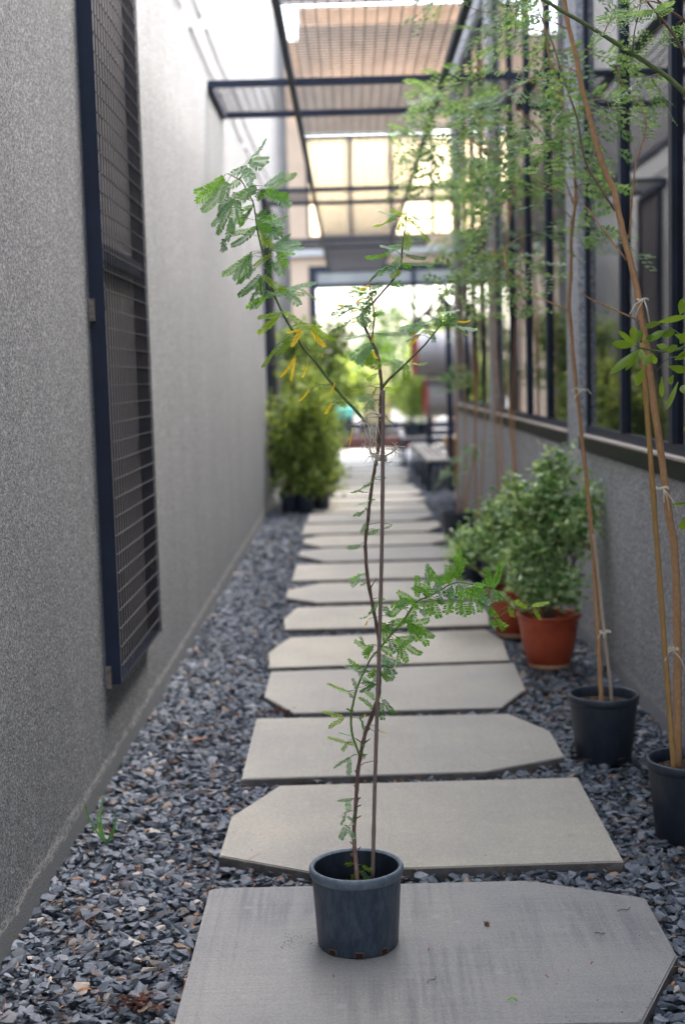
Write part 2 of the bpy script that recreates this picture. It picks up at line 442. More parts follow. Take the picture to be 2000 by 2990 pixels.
t = thing('sun_blocker_block', 'unseen grey block added right of the yard to keep sun off the far path', 'building', (6, 22, 0)); o = t.location  # added out of sight to block sun from the far path
g = MB(); g.box(4.2, 8, 16.5, 26.0, -.1, 8.5); g.build('wall', M['plaster_r'], t, o)
g = MB(); g.box(4.1, 8.1, 16.4, 26.1, 8.501, 8.7); g.build('roof', M['ledge'], t, o)
t = thing('yard_light_blocker', 'high flat slab added over the yard to shade the far path', 'roof', (1, 22, 9)); o = t.location  # added overhead to hold sun and skylight off the far yard
g = MB(); g.box(-1.23, 4.19, 21.0, 26.0, 9.0, 9.2); g.build('blocker_slab', M['tan'], t, o)
g = MB(); g.box(-1.9, 6.9, 26.01, 26.5, 8.9, 9.2); g.build('blocker_beam', M['ledge'], t, o)
# ---- unseen slab added behind and above the camera to dim the near alley
t = thing('near_light_blocker', 'unseen flat grey slab added over the near alley to cut the skylight', 'roof', (0, -1, 4.2))
g = MB(); g.box(XL, XR, -5, 1.4, 4.2, 4.4); g.build('blocker_slab', M['plaster_r'], t, t.location)

# ---- far facade closing the alley
YF = 26.6
t = thing('end_facade', 'tan building front with cream backlit windows at the alley end', 'building', (0, YF, 0)); o = t.location
for x0, x1 in ((-1.9,-.75),(6.2,7.0)):
    g = MB(); g.box(x0, x1, YF, YF+.3, -.1, 8.0); g.build('pillar', M['tan'], t, o)
g = MB(); g.box(-.75, 6.2, YF+.001, YF+.28, 3.68, 4.24); g.build('wall', M['tan'], t, o)
g = MB(); g.box(-1.2, 6.2, YF-.14, YF-.001, 3.86, 4.02); g.build('ledge', M['ledge'], t, o)
# cream windows
f = MB(); f.box(-.75, 6.2, YF+.02, YF+.1, 6.13, 6.19); f.box(-.75, 6.2, YF+.02, YF+.1, 4.241, 4.27)
xs = [-.75+.03] + [.12+.8*i for i in range(8)]
for x in xs: f.box(x-.03, x+.03, YF+.01, YF+.09, 4.27, 6.13)
win = f.build('window', M['navy'], t, o)
for a, b in zip(xs, xs[1:]):
    g = MB(); g.box(a+.03, b-.03, YF+.045, YF+.05, 4.27, 6.13); g.build('pane', M['cream'], win, o)
# lower opening
f = MB()
f.box(-.749, -.60, YF+.05, YF+.2, 0, 3.679); f.box(-.60, 6.2, YF+.05, YF+.2, 3.56, 3.679)
f.box(-.60, 6.2, YF+.06, YF+.18, 3.24, 3.33); f.box(-.60, 6.2, YF+.07, YF+.15, 2.30, 2.35)
for x in (1.31, 3.4, 5.5): f.box(x-.04, x+.04, YF+.061, YF+.179, 2.35, 3.24); f.box(x-.04, x+.04, YF+.061, YF+.179, 3.33, 3.56)
op = f.build('glazed_opening', M['navy'], t, o)
for i, (a, b) in enumerate(((-.6,1.27),(1.35,3.36),(3.44,5.46))):
    g = MB(); g.box(a, b, YF+.1, YF+.106, 3.33, 3.56); g.build('transom_pane', M['frost'], op, o)
# big sloping louvre boards over the windows
for zc, hgt in ((6.21, .86), (7.20, .84), (8.16, .34)):
    g = MB(); dy = -.9*hgt
    y0 = YF+.02
    vs = [(-.82,y0,zc),(6.2,y0,zc),(6.2,y0+dy,zc+hgt),(-.82,y0+dy,zc+hgt)]
    vs += [(x,y+.05,z+.05) for x,y,z in vs]
    g.add(vs, [(0,1,2,3),(7,6,5,4),(0,4,5,1),(1,5,6,2),(2,6,7,3),(3,7,4,0)])
    g.build('louvre_board', M['tan_d'], t, o)
g = MB(); g.box(-1.9, 6.9, YF-.55, YF-.40, 8.56, 8.68); g.build('top_beam', M['ledge'], t, o)

# ================================================================== STEPPING SLABS
def slab_mat(name, c, dark):
    m, nt, b = mat(name); co = objco(nt)
    f = noise_tex(nt, co, 160, 3, .7); big = noise_tex(nt, co, 2.2, 5, .6)
    st = noise_tex(nt, objco(nt, (22,.8,1)), 2.0, 5, .7)
    st2 = noise_tex(nt, objco(nt, (2.2,70,1)), 1.2, 3, .6)
    a = ramp(nt, f, [(.3,tuple(x*.80 for x in c)),(.7,tuple(x*1.18 for x in c))])
    a = mix(nt, .6, a, ramp(nt, big, [(.3,(.74,.75,.79)),(.68,(1.05,1.02,.98))]), 'MULTIPLY')
    msk = noise_tex(nt, co, 2.6, 3, .5)
    mk_ = N(nt, 'ShaderNodeMath', operation='MULTIPLY'); mk_.inputs[1].default_value = dark
    nt.links.new(ramp(nt, msk, [(.42,(.12,.12,.12)),(.62,(1,1,1))]), mk_.inputs[0])
    a = mix(nt, mk_.outputs[0], a, ramp(nt, st, [(.38,(.40,.43,.52)),(.58,(1,1,1))]), 'MULTIPLY')
    a = mix(nt, dark*.5, a, ramp(nt, st2, [(.38,(.66,.68,.74)),(.55,(1,1,1))]), 'MULTIPLY')
    sp = N(nt,'ShaderNodeTexVoronoi', Scale=9.0); nt.links.new(co, sp.inputs['Vector'])
    a = mix(nt, ramp(nt, sp.outputs['Distance'], [(.05,(.25,)*3),(.16,(0,0,0))]), a, (.50,.48,.45))
    oi = nt.nodes.new('ShaderNodeObjectInfo')
    a = mix(nt, 1.0, a, ramp(nt, oi.outputs['Random'], [(0,(.86,.87,.90)),(1,(1.06,1.04,1.0))]), 'MULTIPLY')
    pa = noise_tex(nt, co, 5.5, 6, .7)
    a = mix(nt, ramp(nt, pa, [(.60,(0,0,0)),(.75,(.45,)*3)]), a, tuple(x*.62 for x in c))
    nt.links.new(a, b.inputs['Base Color']); b.inputs['Roughness'].default_value = .82
    b.inputs['Specular IOR Level'].default_value = .3
    bump(nt, b, f, .35, .0015); return m
S0 = slab_mat('stained slab', (.315,.306,.292), .45); S1 = slab_mat('pale slab', (.41,.382,.33), .10)
SIDE = plain('slab side', (.12,.105,.10), .95, 0, .4, 20)
ZS = .045
slabs_px = [
 [(612,2597),(640,2592),(1542,2570),(1883,2621),(1976,2790),(1877,2980),(1877,2987),(505,3006)],
 [(816,2294),(1686,2270),(1820,2515),(1191,2535),(906,2547),(641,2499),(676,2385)],
 [(749,2099),(1485,2085),(1606,2136),(1647,2211),(1415,2254),(705,2276)],
 [(791,1961),(1500,1935),(1534,2012),(1462,2066),(858,2082),(772,2034)],
 [(845,1862),(1418,1838),(1467,1868),(1486,1928),(787,1950),(785,1905)],
 [(865,1775),(1390,1757),(1425,1790),(1428,1826),(832,1838),(829,1808)],
]
SLABPOLY = []
for q in slabs_px: SLABPOLY.append([(G(x,y,ZS).x, G(x,y,ZS).y) for x,y in q])
rs = random.Random(3); y = SLABPOLY[-1][1][1]+.13
while y < 26.3:
    d = .84+rs.uniform(-.03,.03); x0 = -.46+rs.uniform(-.05,.04); x1 = .83+rs.uniform(-.05,.06)
    c = [rs.choice([0,0,.16,.22]) for _ in range(4)]; k = [rs.uniform(.15,.4) for _ in range(4)]
    p = []
    p += [(x0, y+k[0]), (x0+c[0], y)] if c[0] else [(x0, y)]
    p += [(x1-c[1], y), (x1, y+k[1])] if c[1] else [(x1, y)]
    p += [(x1, y+d-k[2]), (x1-c[2], y+d)] if c[2] else [(x1, y+d)]
    p += [(x0+c[3], y+d), (x0, y+d-k[3])] if c[3] else [(x0, y+d)]
    SLABPOLY.append(p); y += d+.125+rs.uniform(-.015,.015)
lab = ['dark stained stepping slab that carries the blue pot',
       'pale stepping slab just behind the blue pot, clipped at its left end',
       'stepping slab level with the dark pot with two canes, pointed right end',
       'stepping slab just beyond the dark pot with two canes, both ends clipped',
       'stepping slab beside the front terracotta pot, long diagonal right corner',
       'stepping slab beside the rear terracotta pot, under the leafy side shoot']
nth = ['first','second','third','fourth','fifth','sixth','seventh','eighth','ninth','tenth','eleventh','twelfth','thirteenth','fourteenth','fifteenth','sixteenth','seventeenth','eighteenth','nineteenth','twentieth']
for i, p in enumerate(SLABPOLY):
    g = MB(); ar = sum(p[j][0]*p[(j+1)%len(p)][1]-p[(j+1)%len(p)][0]*p[j][1] for j in range(len(p)))
    if ar < 0: p = p[::-1]; SLABPOLY[i] = p
    n = len(p)
    g.add([(a,b,-.02) for a,b in p]+[(a,b,ZS+(i%3)*.001) for a,b in p],
          [tuple(range(n))[::-1]] + [(j,(j+1)%n,n+(j+1)%n,n+j) for j in range(n)], 1)
    g.add([(a,b,ZS+(i%3)*.001) for a,b in p], [tuple(range(n))], 0)
    cx = sum(a for a,b in p)/n; cy = sum(b for a,b in p)/n
    ob = g.build('stepping_slab', [S0 if i == 0 else S1, SIDE], None, (cx,cy,0))
    bm = bmesh.new(); bm.from_mesh(ob.data); bmesh.ops.remove_doubles(bm, verts=bm.verts, dist=1e-5)
    ed = [e for e in bm.edges if all(v.co.z > .03 for v in e.verts)]
    bmesh.ops.bevel(bm, geom=ed, offset=.004, segments=2, affect='EDGES'); bm.to_mesh(ob.data); bm.free()
    if i < 6: l = lab[i]
    else:
        k = i-6; last = len(SLABPOLY)-1-i
        l = ('pale stepping slab, %s beyond the one beside the rear terracotta pot' % nth[k]) if k < 9 else ('far blurred stepping slab, %s counted back from the path end' % nth[last])
    tag(ob, l, 'paving slab', 'stepping slabs of the path')

# ================================================================== SLATE CHIPS (one mass)
def inpoly(x, y, poly):
    ins = np.zeros(len(x), bool); n = len(poly)
    for i in range(n):
        x1,y1 = poly[i]; x2,y2 = poly[(i+1)%n]
        if y1 == y2: continue
        c = ((y1 > y) != (y2 > y)) & (x < (x2-x1)*(y-y1)/(y2-y1)+x1)
        ins ^= c
    return ins
def shard(seed):
    rr = random.Random(seed); bm = bmesh.new()
    for k in range(11):
        a = rr.uniform(0, 6.28); q = rr.uniform(.55, 1)
        bm.verts.new((math.cos(a)*q, math.sin(a)*q*rr.uniform(.55,.8), rr.choice([-1,1])*rr.uniform(.08,.26)))
    r = bmesh.ops.convex_hull(bm, input=bm.verts)
    bmesh.ops.delete(bm, geom=[v for v in bm.verts if not v.link_faces], context='VERTS')
    bm.verts.index_update(); v = np.array([tuple(a.co) for a in bm.verts]); f = np.array([[a.index for a in q.verts] for q in bm.faces])
    bm.free(); return v, f
SH = [shard(i) for i in range(14)]
rng = np.random.default_rng(5)
def chips(x0, x1, y0, y1, dens, smin, smax, zmax, out):
    n = int((x1-x0)*(y1-y0)*dens)
    x = rng.uniform(x0,x1,n); y = rng.uniform(y0,y1,n)
    keep = np.ones(n, bool)
    for p in SLABPOLY:
        ys = [b for a,b in p]; cx = sum(a for a,b in p)/len(p); cy = sum(b for a,b in p)/len(p)
        if max(ys) < y0-.1 or min(ys) > y1+.1: continue
        keep &= ~inpoly(x, y, [(a+(.004 if a<cx else -.004), b+(.004 if b<cy else -.004)) for a,b in p])
        # shards stay clear of the slab edges
    x, y = x[keep], y[keep]
    for i in range(len(x)):
        v, f = SH[rng.integers(len(SH))]
        s = rng.uniform(smin, smax)*rng.choice([.6,1,1,1,1,1,1.25,1.55])
        E_ = Euler((rng.normal(0,.28), rng.normal(0,.28), rng.uniform(0,6.28))).to_matrix()
        q = (v*s) @ np.array(E_).T
        q[:,0] += x[i]; q[:,1] += y[i]; q[:,2] += rng.uniform(.004, zmax)
        out.append((q, f))
out = []
chips(XL, XR, 2.3, 4.3, 2900, .012, .025, .026, out)
chips(XL, XR, 4.3, 7, 2600, .013, .026, .026, out)
chips(XL, XR, 7, 11, 1500, .014, .024, .026, out)
chips(XL, XR, 11, 16, 800, .018, .028, .024, out)
chips(XL, 3.4, 16, 23, 320, .02, .034, .024, out)
vs = np.concatenate([q for q, f in out]); off = 0; fs = []
for q, f in out: fs.append(f+off); off += len(q)
fs = np.concatenate(fs)
me = bpy.data.meshes.new('slate_gravel'); me.vertices.add(len(vs)); me.vertices.foreach_set('co', vs.ravel())
me.loops.add(len(fs)*3); me.loops.foreach_set('vertex_index', fs.ravel().astype(np.int32))
me.polygons.add(len(fs)); me.polygons.foreach_set('loop_start', np.arange(0,len(fs)*3,3,dtype=np.int32)); me.polygons.foreach_set('loop_total', np.full(len(fs),3,dtype=np.int32))
me.polygons.foreach_set('use_smooth', np.zeros(len(fs), bool)); me.update(); me.validate()
m, nt_, b_ = mat('slate chips'); ge = nt_.nodes.new('ShaderNodeNewGeometry')
rc = ramp(nt_, ge.outputs['Random Per Island'], [(0,(.042,.050,.064)),(.5,(.10,.118,.145)),(.91,(.19,.205,.232)),(.935,(.13,.085,.06)),(.955,(.09,.085,.085)),(.97,(.22,.14,.085)),(.985,(.30,.24,.19)),(1.0,(.45,.41,.36))])
nf = noise_tex(nt_, objco(nt_), 120, 4, .6)
nt_.links.new(mix(nt_, .5, rc, ramp(nt_, nf, [(.3,(.65,.65,.65)),(.7,(1.25,1.25,1.25))]), 'MULTIPLY'), b_.inputs['Base Color'])
b_.inputs['Roughness'].default_value = .62; b_.inputs['Specular IOR Level'].default_value = .35
bump(nt_, b_, nf, .3, .002)
me.materials.append(m)
go = bpy.data.objects.new('slate_gravel', me); COL.objects.link(go)
tag(go, 'blue grey slate chips spread on both sides of the stepping slabs', 'gravel', kind='stuff')
# ================================================================== POTS
def pot(mb_args, c, r_top, r_bot, h, rim=.016, rim_h=.022):
    """returns profile for an open nursery pot"""
    return [(.001,.0),(r_bot-.004,.0),(r_bot,.006),(r_top-rim*.55,h-rim_h-.004),(r_top-rim*.5,h-rim_h),(r_top-.003,h-rim_h+.002),(r_top,h-rim_h*.6),
            (r_top,h-.006),(r_top-.004,h),(r_top-rim*.7,h),(r_top-rim,h-.005),(r_top-rim-.002,h-rim_h-.01),(r_bot-.006,.02)]
def soil_disc(c, r, z, seed, mats=None):
    g = MB(); rr = random.Random(seed); vs = [(0,0,.008)]; fs = []; n = 22; rings = 5
    for i in range(1, rings+1):
        for j in range(n):
            a = 2*math.pi*j/n; q = r*i/rings
            vs.append((q*math.cos(a), q*math.sin(a), rr.uniform(-.006,.007) if i < rings else -.004))
    for j in range(n): fs.append((0,1+j,1+(j+1)%n))
    for i in range(rings-1):
        for j in range(n): fs.append((1+i*n+j, 1+(i+1)*n+j, 1+(i+1)*n+(j+1)%n, 1+i*n+(j+1)%n))
    g.add([(c[0]+x,c[1]+y,z+zz) for x,y,zz in vs], fs, 0)
    for k in range(70):                     # crumbs
        a = rr.uniform(0,6.28); q = r*math.sqrt(rr.random())*.95; s = rr.uniform(.002,.006)
        x, y = c[0]+q*math.cos(a), c[1]+q*math.sin(a)
        b = [(x+rr.uniform(-s,s), y+rr.uniform(-s,s), z+.006+rr.uniform(-.2,1)*s) for _ in range(4)]
        g.add(b, [(0,1,2),(0,3,1),(1,3,2),(0,2,3)], 1 if rr.random() < .2 else 0)
    return g

# ------------------------------------------------------------------ leaf builders
def leaflet(g, p, d, s, L, wd, m, fold=.15, n=None):
    """slim oval leaflet from p along d, s = sideways unit vector"""
    nn = d.cross(s)
    a = [p, p+d*L*.3+s*wd*.5+nn*wd*fold, p+d*L*.72+s*wd*.48+nn*wd*fold, p+d*L, p+d*L*.72-s*wd*.48+nn*wd*fold, p+d*L*.3-s*wd*.5+nn*wd*fold]
    g.add(a, [(0,1,2,3),(0,3,4,5)], m, False)
def pinna(g, a, b, latdir, halfw, n, m, bend, wd_k=.85, ang=68, rr=random, mats=None):
    """one feather of leaflets along a curved rachis a->b"""
    ax = b-a; L = ax.length; t = ax.normalized(); lat = (latdir - t*latdir.dot(t)).normalized(); nrm = t.cross(lat)
    pts = []
    for i in range(n+1):
        u = i/n; pts.append(a+ax*u+bend*(4*u*(1-u)))
    g.tube([pts[0], pts[n//3], pts[2*n//3], pts[n]], .0006*max(1, L/.06), 4, m, False)
    sp = L/n; ca, sa = math.cos(R(ang)), math.sin(R(ang))
    for i in range(n+1):
        u = (i+.35)/(n+1); env = min(1, .62+1.6*u)*min(1, .5+2.6*(1-u))
        tt = (pts[min(n,i+1)]-pts[max(0,i-1)]).normalized()
        for sgn in (-1, 1):
            aa = R(ang - 26*max(0,u-.6)/.4 + rr.uniform(-6,6))
            d = (tt*math.cos(aa)+lat*sgn*math.sin(aa)+nrm*rr.uniform(-.16,.22)).normalized()
            s = (tt*math.sin(aa)-lat*sgn*math.cos(aa)).normalized()
            leaflet(g, pts[i]+tt*sp*(.15 if sgn > 0 else -.1), d, s, halfw*env*rr.uniform(.9,1.08), sp*wd_k*rr.uniform(.85,1.05), m)

# ================================================================== THE POTTED SAPLING (main subject)
YP = 3.45
pc = G(1046, 2751, ZS); pc = Vector((pc.x, pc.y, ZS))
sap = thing('potted_sapling', 'tall feathery-leaved sapling tied to a stake in a dusty blue pot on the nearest slab', 'potted plant', pc); o = sap.location
HP = .209; RT, RB = .1215, .104
g = MB(); pr = pot(None, None, RT, RB, HP, .013, .026)
g.lathe(pr[:5], pc, 64, 0); g.lathe(pr[4:11], pc, 64, 1); g.lathe(pr[10:], pc, 64, 2)
potb = g.build('pot', [M['pot_blue'], M['pot_rim'], M['pot_dark']], sap, o)
# moulded ridge inside + drain holes
for px in (1048, 1131, 962):
    a = math.atan2(-1, (px-1046)/118*1.1); 
    d = Vector((math.cos(a), math.sin(a), 0)); s = Vector((-d.y, d.x, 0)); c = pc+d*(RB+.0005)+Vector((0,0,.010))
    g = MB(); w_, h_ = .0105, .0075
    n = 6
    top = [c+s*(w_*(2*i/n-1))+d*.0012*(1)+Vector((0,0,h_)) for i in range(n+1)]
    bot = [c+s*(w_*(2*i/n-1))+d*.0012+Vector((0,0,-h_)) for i in range(n+1)]
    g.add(top+bot, [(i,i+1,n+2+i,n+1+i) for i in range(n)], 0)
    for u in (-1, 1):
        e = c+s*u*w_
        g.tube([e+Vector((0,0,-h_))+d*.001, e+Vector((0,0,h_))+d*.001], .0016, 5, 1)
    g.tube([top[0], top[3], top[-1]], .0016, 5, 1)
    g.build('drain_hole', [M['hole'], M['rust_edge'] if 'rust_edge' in M else M['terra']], potb, o)
soil_disc(pc, RT-.019, pc.z+HP-.075, 4).build('soil', [M['soil'], M['soil_l']], sap, o)

zA, zB, zC, zD = Z(550,400,3.4844), Z(950,550,3.136), Z(750,850,3.136), Z(950,1350,2.4123)
zE, zF, z7 = Z(900,1850,3.92), Z(900,2100,4.48), Z(950,1600,2.24)
def path(z, pts, y0, y1, sub=4):
    n = len(pts); return [P(*z(*p), y0+(y1-y0)*i/(n-1)) for i, p in enumerate(pts)]
ST = YP-.03                                           # depth of the stem where it leaves the soil
stem = (path(zF, [(640,2150),(630,1990),(625,1900),(608,1750),(600,1600),(600,1400)], pc.y-.005, ST)
  + path(zE, [(545,1950),(552,1800),(565,1600),(592,1430),(620,1280),(655,1130),(705,1000),(755,870),(800,720),(815,560),(815,400),(805,200)], ST, YP-.01)
  + path(zD, [(381,1290),(365,1180),(340,1050),(315,920),(295,790),(283,660),(285,520),(300,400),(312,270),(335,110),(355,0)], YP-.01, YP)
  + path(zC, [(1085,1600),(1104,1480),(1120,1350),(1130,1200),(1132,1000),(1143,890)], YP, YP)
  + path(zB, [(505,1725),(490,1600),(470,1500),(430,1410),(380,1320),(350,1230),(345,1130),(392,1082),(432,1050),(530,940),(610,850),(682,735),(702,560),(717,440),(735,300),(745,145)], YP, YP+.06))
k = len(stem); g = MB()
def strad(i):
    u = i/(k-1)
    return np.interp(u, [0,.1,.25,.45,.6,.75,.9,1], [.0062,.0056,.0054,.0046,.0046,.0043,.0028,.0013])
sp_ = spline(stem, 3)
g.tube([p+Vector((jit(.0006),jit(.0006),0)) for p in sp_], [float(strad(i/3))*(1+.12*math.sin(i*2.1)+random.uniform(-.07,.07)) for i in range(len(sp_))], 9)
# stub twigs and pruned ends
def stub(z, a, b, r=.0016, y=YP-.006): 
    p, q = P(*z(*a), y), P(*z(*b), y-.02); g.tube([p, p.lerp(q,.55), q], [r*1.25, r, r*.8], 6)
for a, b in (((745,305),(808,255)),((640,1060),(685,1022)),((630,1150),(688,1122)),((632,1295),(692,1262)),((640,1715),(686,1672)),((575,1630),(548,1602)),((630,700),(612,668)),((618,890),(598,860)),((715,320),(620,250))): stub(zF, a, b)
for a, b in (((318,885),(360,815)),((293,335),(280,320)),((283,600),(265,590))): stub(zD, a, b, .0013)
g.tube([P(*zF(*p), YP-.01) for p in ((690,605),(720,575),(790,560),(840,546),(920,560))], [.0014,.0011,.001,.0009,.0006], 5)
g.lathe([(.001,-.006),(.006,-.004),(.0085,0),(.006,.005),(.001,.007)], P(*zF(578,1785), ST-.004), 9)
g.lathe([(.001,-.006),(.0055,-.003),(.0065,.001),(.001,.006)], P(*zF(780,120), YP-.018), 8)
g.build('stem', M['bark'], sap, o)
def branch(pts, r0, r1, m, sub=4):
    b = MB(); s = spline(pts, sub); b.tube([q+Vector((jit(.0004),jit(.0004),jit(.0004))) for q in s], [x*(1+random.uniform(-.06,.06)) for x in taper(len(s), r0, r1)], 8)
    return b
bA = path(zC, [(1115,1400),(1080,1320),(920,1110),(790,970),(690,850),(540,650),(450,550),(345,390),(235,200),(145,0)], YP, YP+.05) + path(zA, [(880,1600),(830,1450),(790,1290),(745,1120),(705,950),(685,800),(665,680),(630,600),(590,530),(545,450),(465,405),(400,370)], YP+.05, YP+.02)
branch(bA, .0044, .0011, 0, 3).build('branch', M['gstem'], sap, o)
bR = path(zB, [(602,1725),(690,1650),(750,1590),(900,1440),(1000,1320),(1062,1248)], YP, YP-.04); bR.insert(0, P(*zC(1145,885), YP))
branch(bR, .0036, .0016, 0).build('branch', M['gstem'], sap, o)
bS = path(z7, [(360,650),(410,590),(450,540),(490,500),(535,440),(585,360),(640,330),(700,305),(770,265),(830,232),(900,228),(970,240),(1060,255),(1130,300),(1180,350),(1230,395),(1280,412),(1350,375),(1380,368)], YP-.01, YP-.16)
branch(bS, .0030, .0007, 0).build('branch', M['gstem2'], sap, o)
bG = path(zE, [(585,1385),(545,1280),(510,1180),(490,1040),(495,900),(515,800),(540,690),(590,540),(650,420),(720,280),(800,190)], ST-.005, YP-.012)
branch(bG, .0030, .0026, 0).build('branch', M['gstem2'], sap, o)
bT = path(zB, [(425,1380),(437,1300),(448,1170),(432,1060),(410,930),(402,858)], YP-.006, YP-.03)
branch(bT, .0022, .0019, 0).build('branch', M['rustbark'], sap, o)
# ---- stake
top, bot = P(1118,1140,YP-.022), P(1093,2571,pc.y-.012)
g = MB(); n = 60; pts = []; rad = []
nodes = [.0,.22,.415,.72,.90]
for i in range(n+1):
    u = i/n; q = top.lerp(bot, u); pts.append(q+Vector((.004*math.sin(u*5),0,0)))
    nd = min(abs(u-v) for v in nodes); rad.append(.0049*(1+.16*max(0,1-nd/.012)))
g.tube(pts, rad, 10)
g.build('stake', M['bamboo'], sap, o)
# ---- jute ties
def wrap(c, r, turns, h, tails, seed, m=M['twine'], par=None, org=None, tr=.0026, fray=0):
    rr = random.Random(seed); g = MB(); n = int(26*turns)
    g.tube([c+Vector((r*1.5*math.cos(6.283*i/26), r*math.sin(6.283*i/26), h*(i/n-.5)+rr.uniform(-.0006,.0006))) for i in range(n+1)], tr, 6)
    for tl in tails: s = spline(tl, 5); g.tube(s, [tr*(1-.25*i/len(s)) for i in range(len(s))], 5)
    for k in range(fray):
        p = tails[rr.randrange(len(tails))][-1] if rr.random() < .6 else c+Vector((rr.uniform(-.02,.01),-.01,rr.uniform(-.01,.02)))
        d = Vector((rr.uniform(-1,.9), rr.uniform(-.6,.1), rr.uniform(-.9,.5)))*rr.uniform(.012,.035)
        q = p+d*.5+Vector((rr.uniform(-.005,.005),0,rr.uniform(-.005,.005)))
        g.tube([p, q, p+d], .0006, 4)
    return g.build('twine', m, par, org)
cT = P(*zC(1135,1530), YP-.012)
Tq = lambda x, y, dy=-.03: P(*zC(x,y), YP+dy)
wrap(cT, .0095, 2.6, .014, [[Tq(1150,1520),Tq(1190,1500),Tq(1240,1475,-.04),Tq(1272,1440,-.05),Tq(1275,1418,-.05)],
   [Tq(1120,1510),Tq(1070,1490),Tq(1040,1470),Tq(1025,1440)],[Tq(1110,1530),Tq(1100,1500),Tq(1080,1520),Tq(1050,1490)]], 2, par=sap, org=o, fray=60)
cU = P(*zC(1140,1140), YP-.012)
wrap(cU, .0085, 1.6, .006, [[Tq(1120,1130),Tq(1060,1110),Tq(1010,1130),Tq(990,1180)],[Tq(1100,1150),Tq(1040,1150),Tq(1010,1170)]], 3, par=sap, org=o, fray=26)
g = MB(); rr = random.Random(8)
for k in range(26):                         # loose fibres hanging between the two ties
    x0 = rr.uniform(970,1110); p0 = Tq(x0, rr.uniform(1180,1300)); y1 = rr.uniform(1330,1560)
    p1 = Tq(x0+rr.uniform(-30,60), y1); g.tube([p0, p0.lerp(p1,.5)+Vector((rr.uniform(-.008,.008),0,0)), p1], .00065, 4)
for k in range(8):
    p0 = Tq(1170, rr.uniform(1380,1480)); p1 = Tq(rr.uniform(1230,1340), rr.uniform(1440,1540)); g.tube([p0, p0.lerp(p1,.5)+Vector((0,0,.004)), p1], .00065, 4)
g.build('loose_fibres', M['twine'], sap, o)
cV = P(*zE(808,245), YP-.012); Eq = lambda x, y: P(*zE(x,y), YP-.03)
wrap(cV, .008, 1.3, .003, [[Eq(830,255),Eq(828,330),Eq(815,410),Eq(812,470)],[Eq(850,245),Eq(920,240),Eq(970,275),Eq(1010,330)],[Eq(815,480),Eq(790,560),Eq(770,640)]], 5, par=sap, org=o, fray=10)

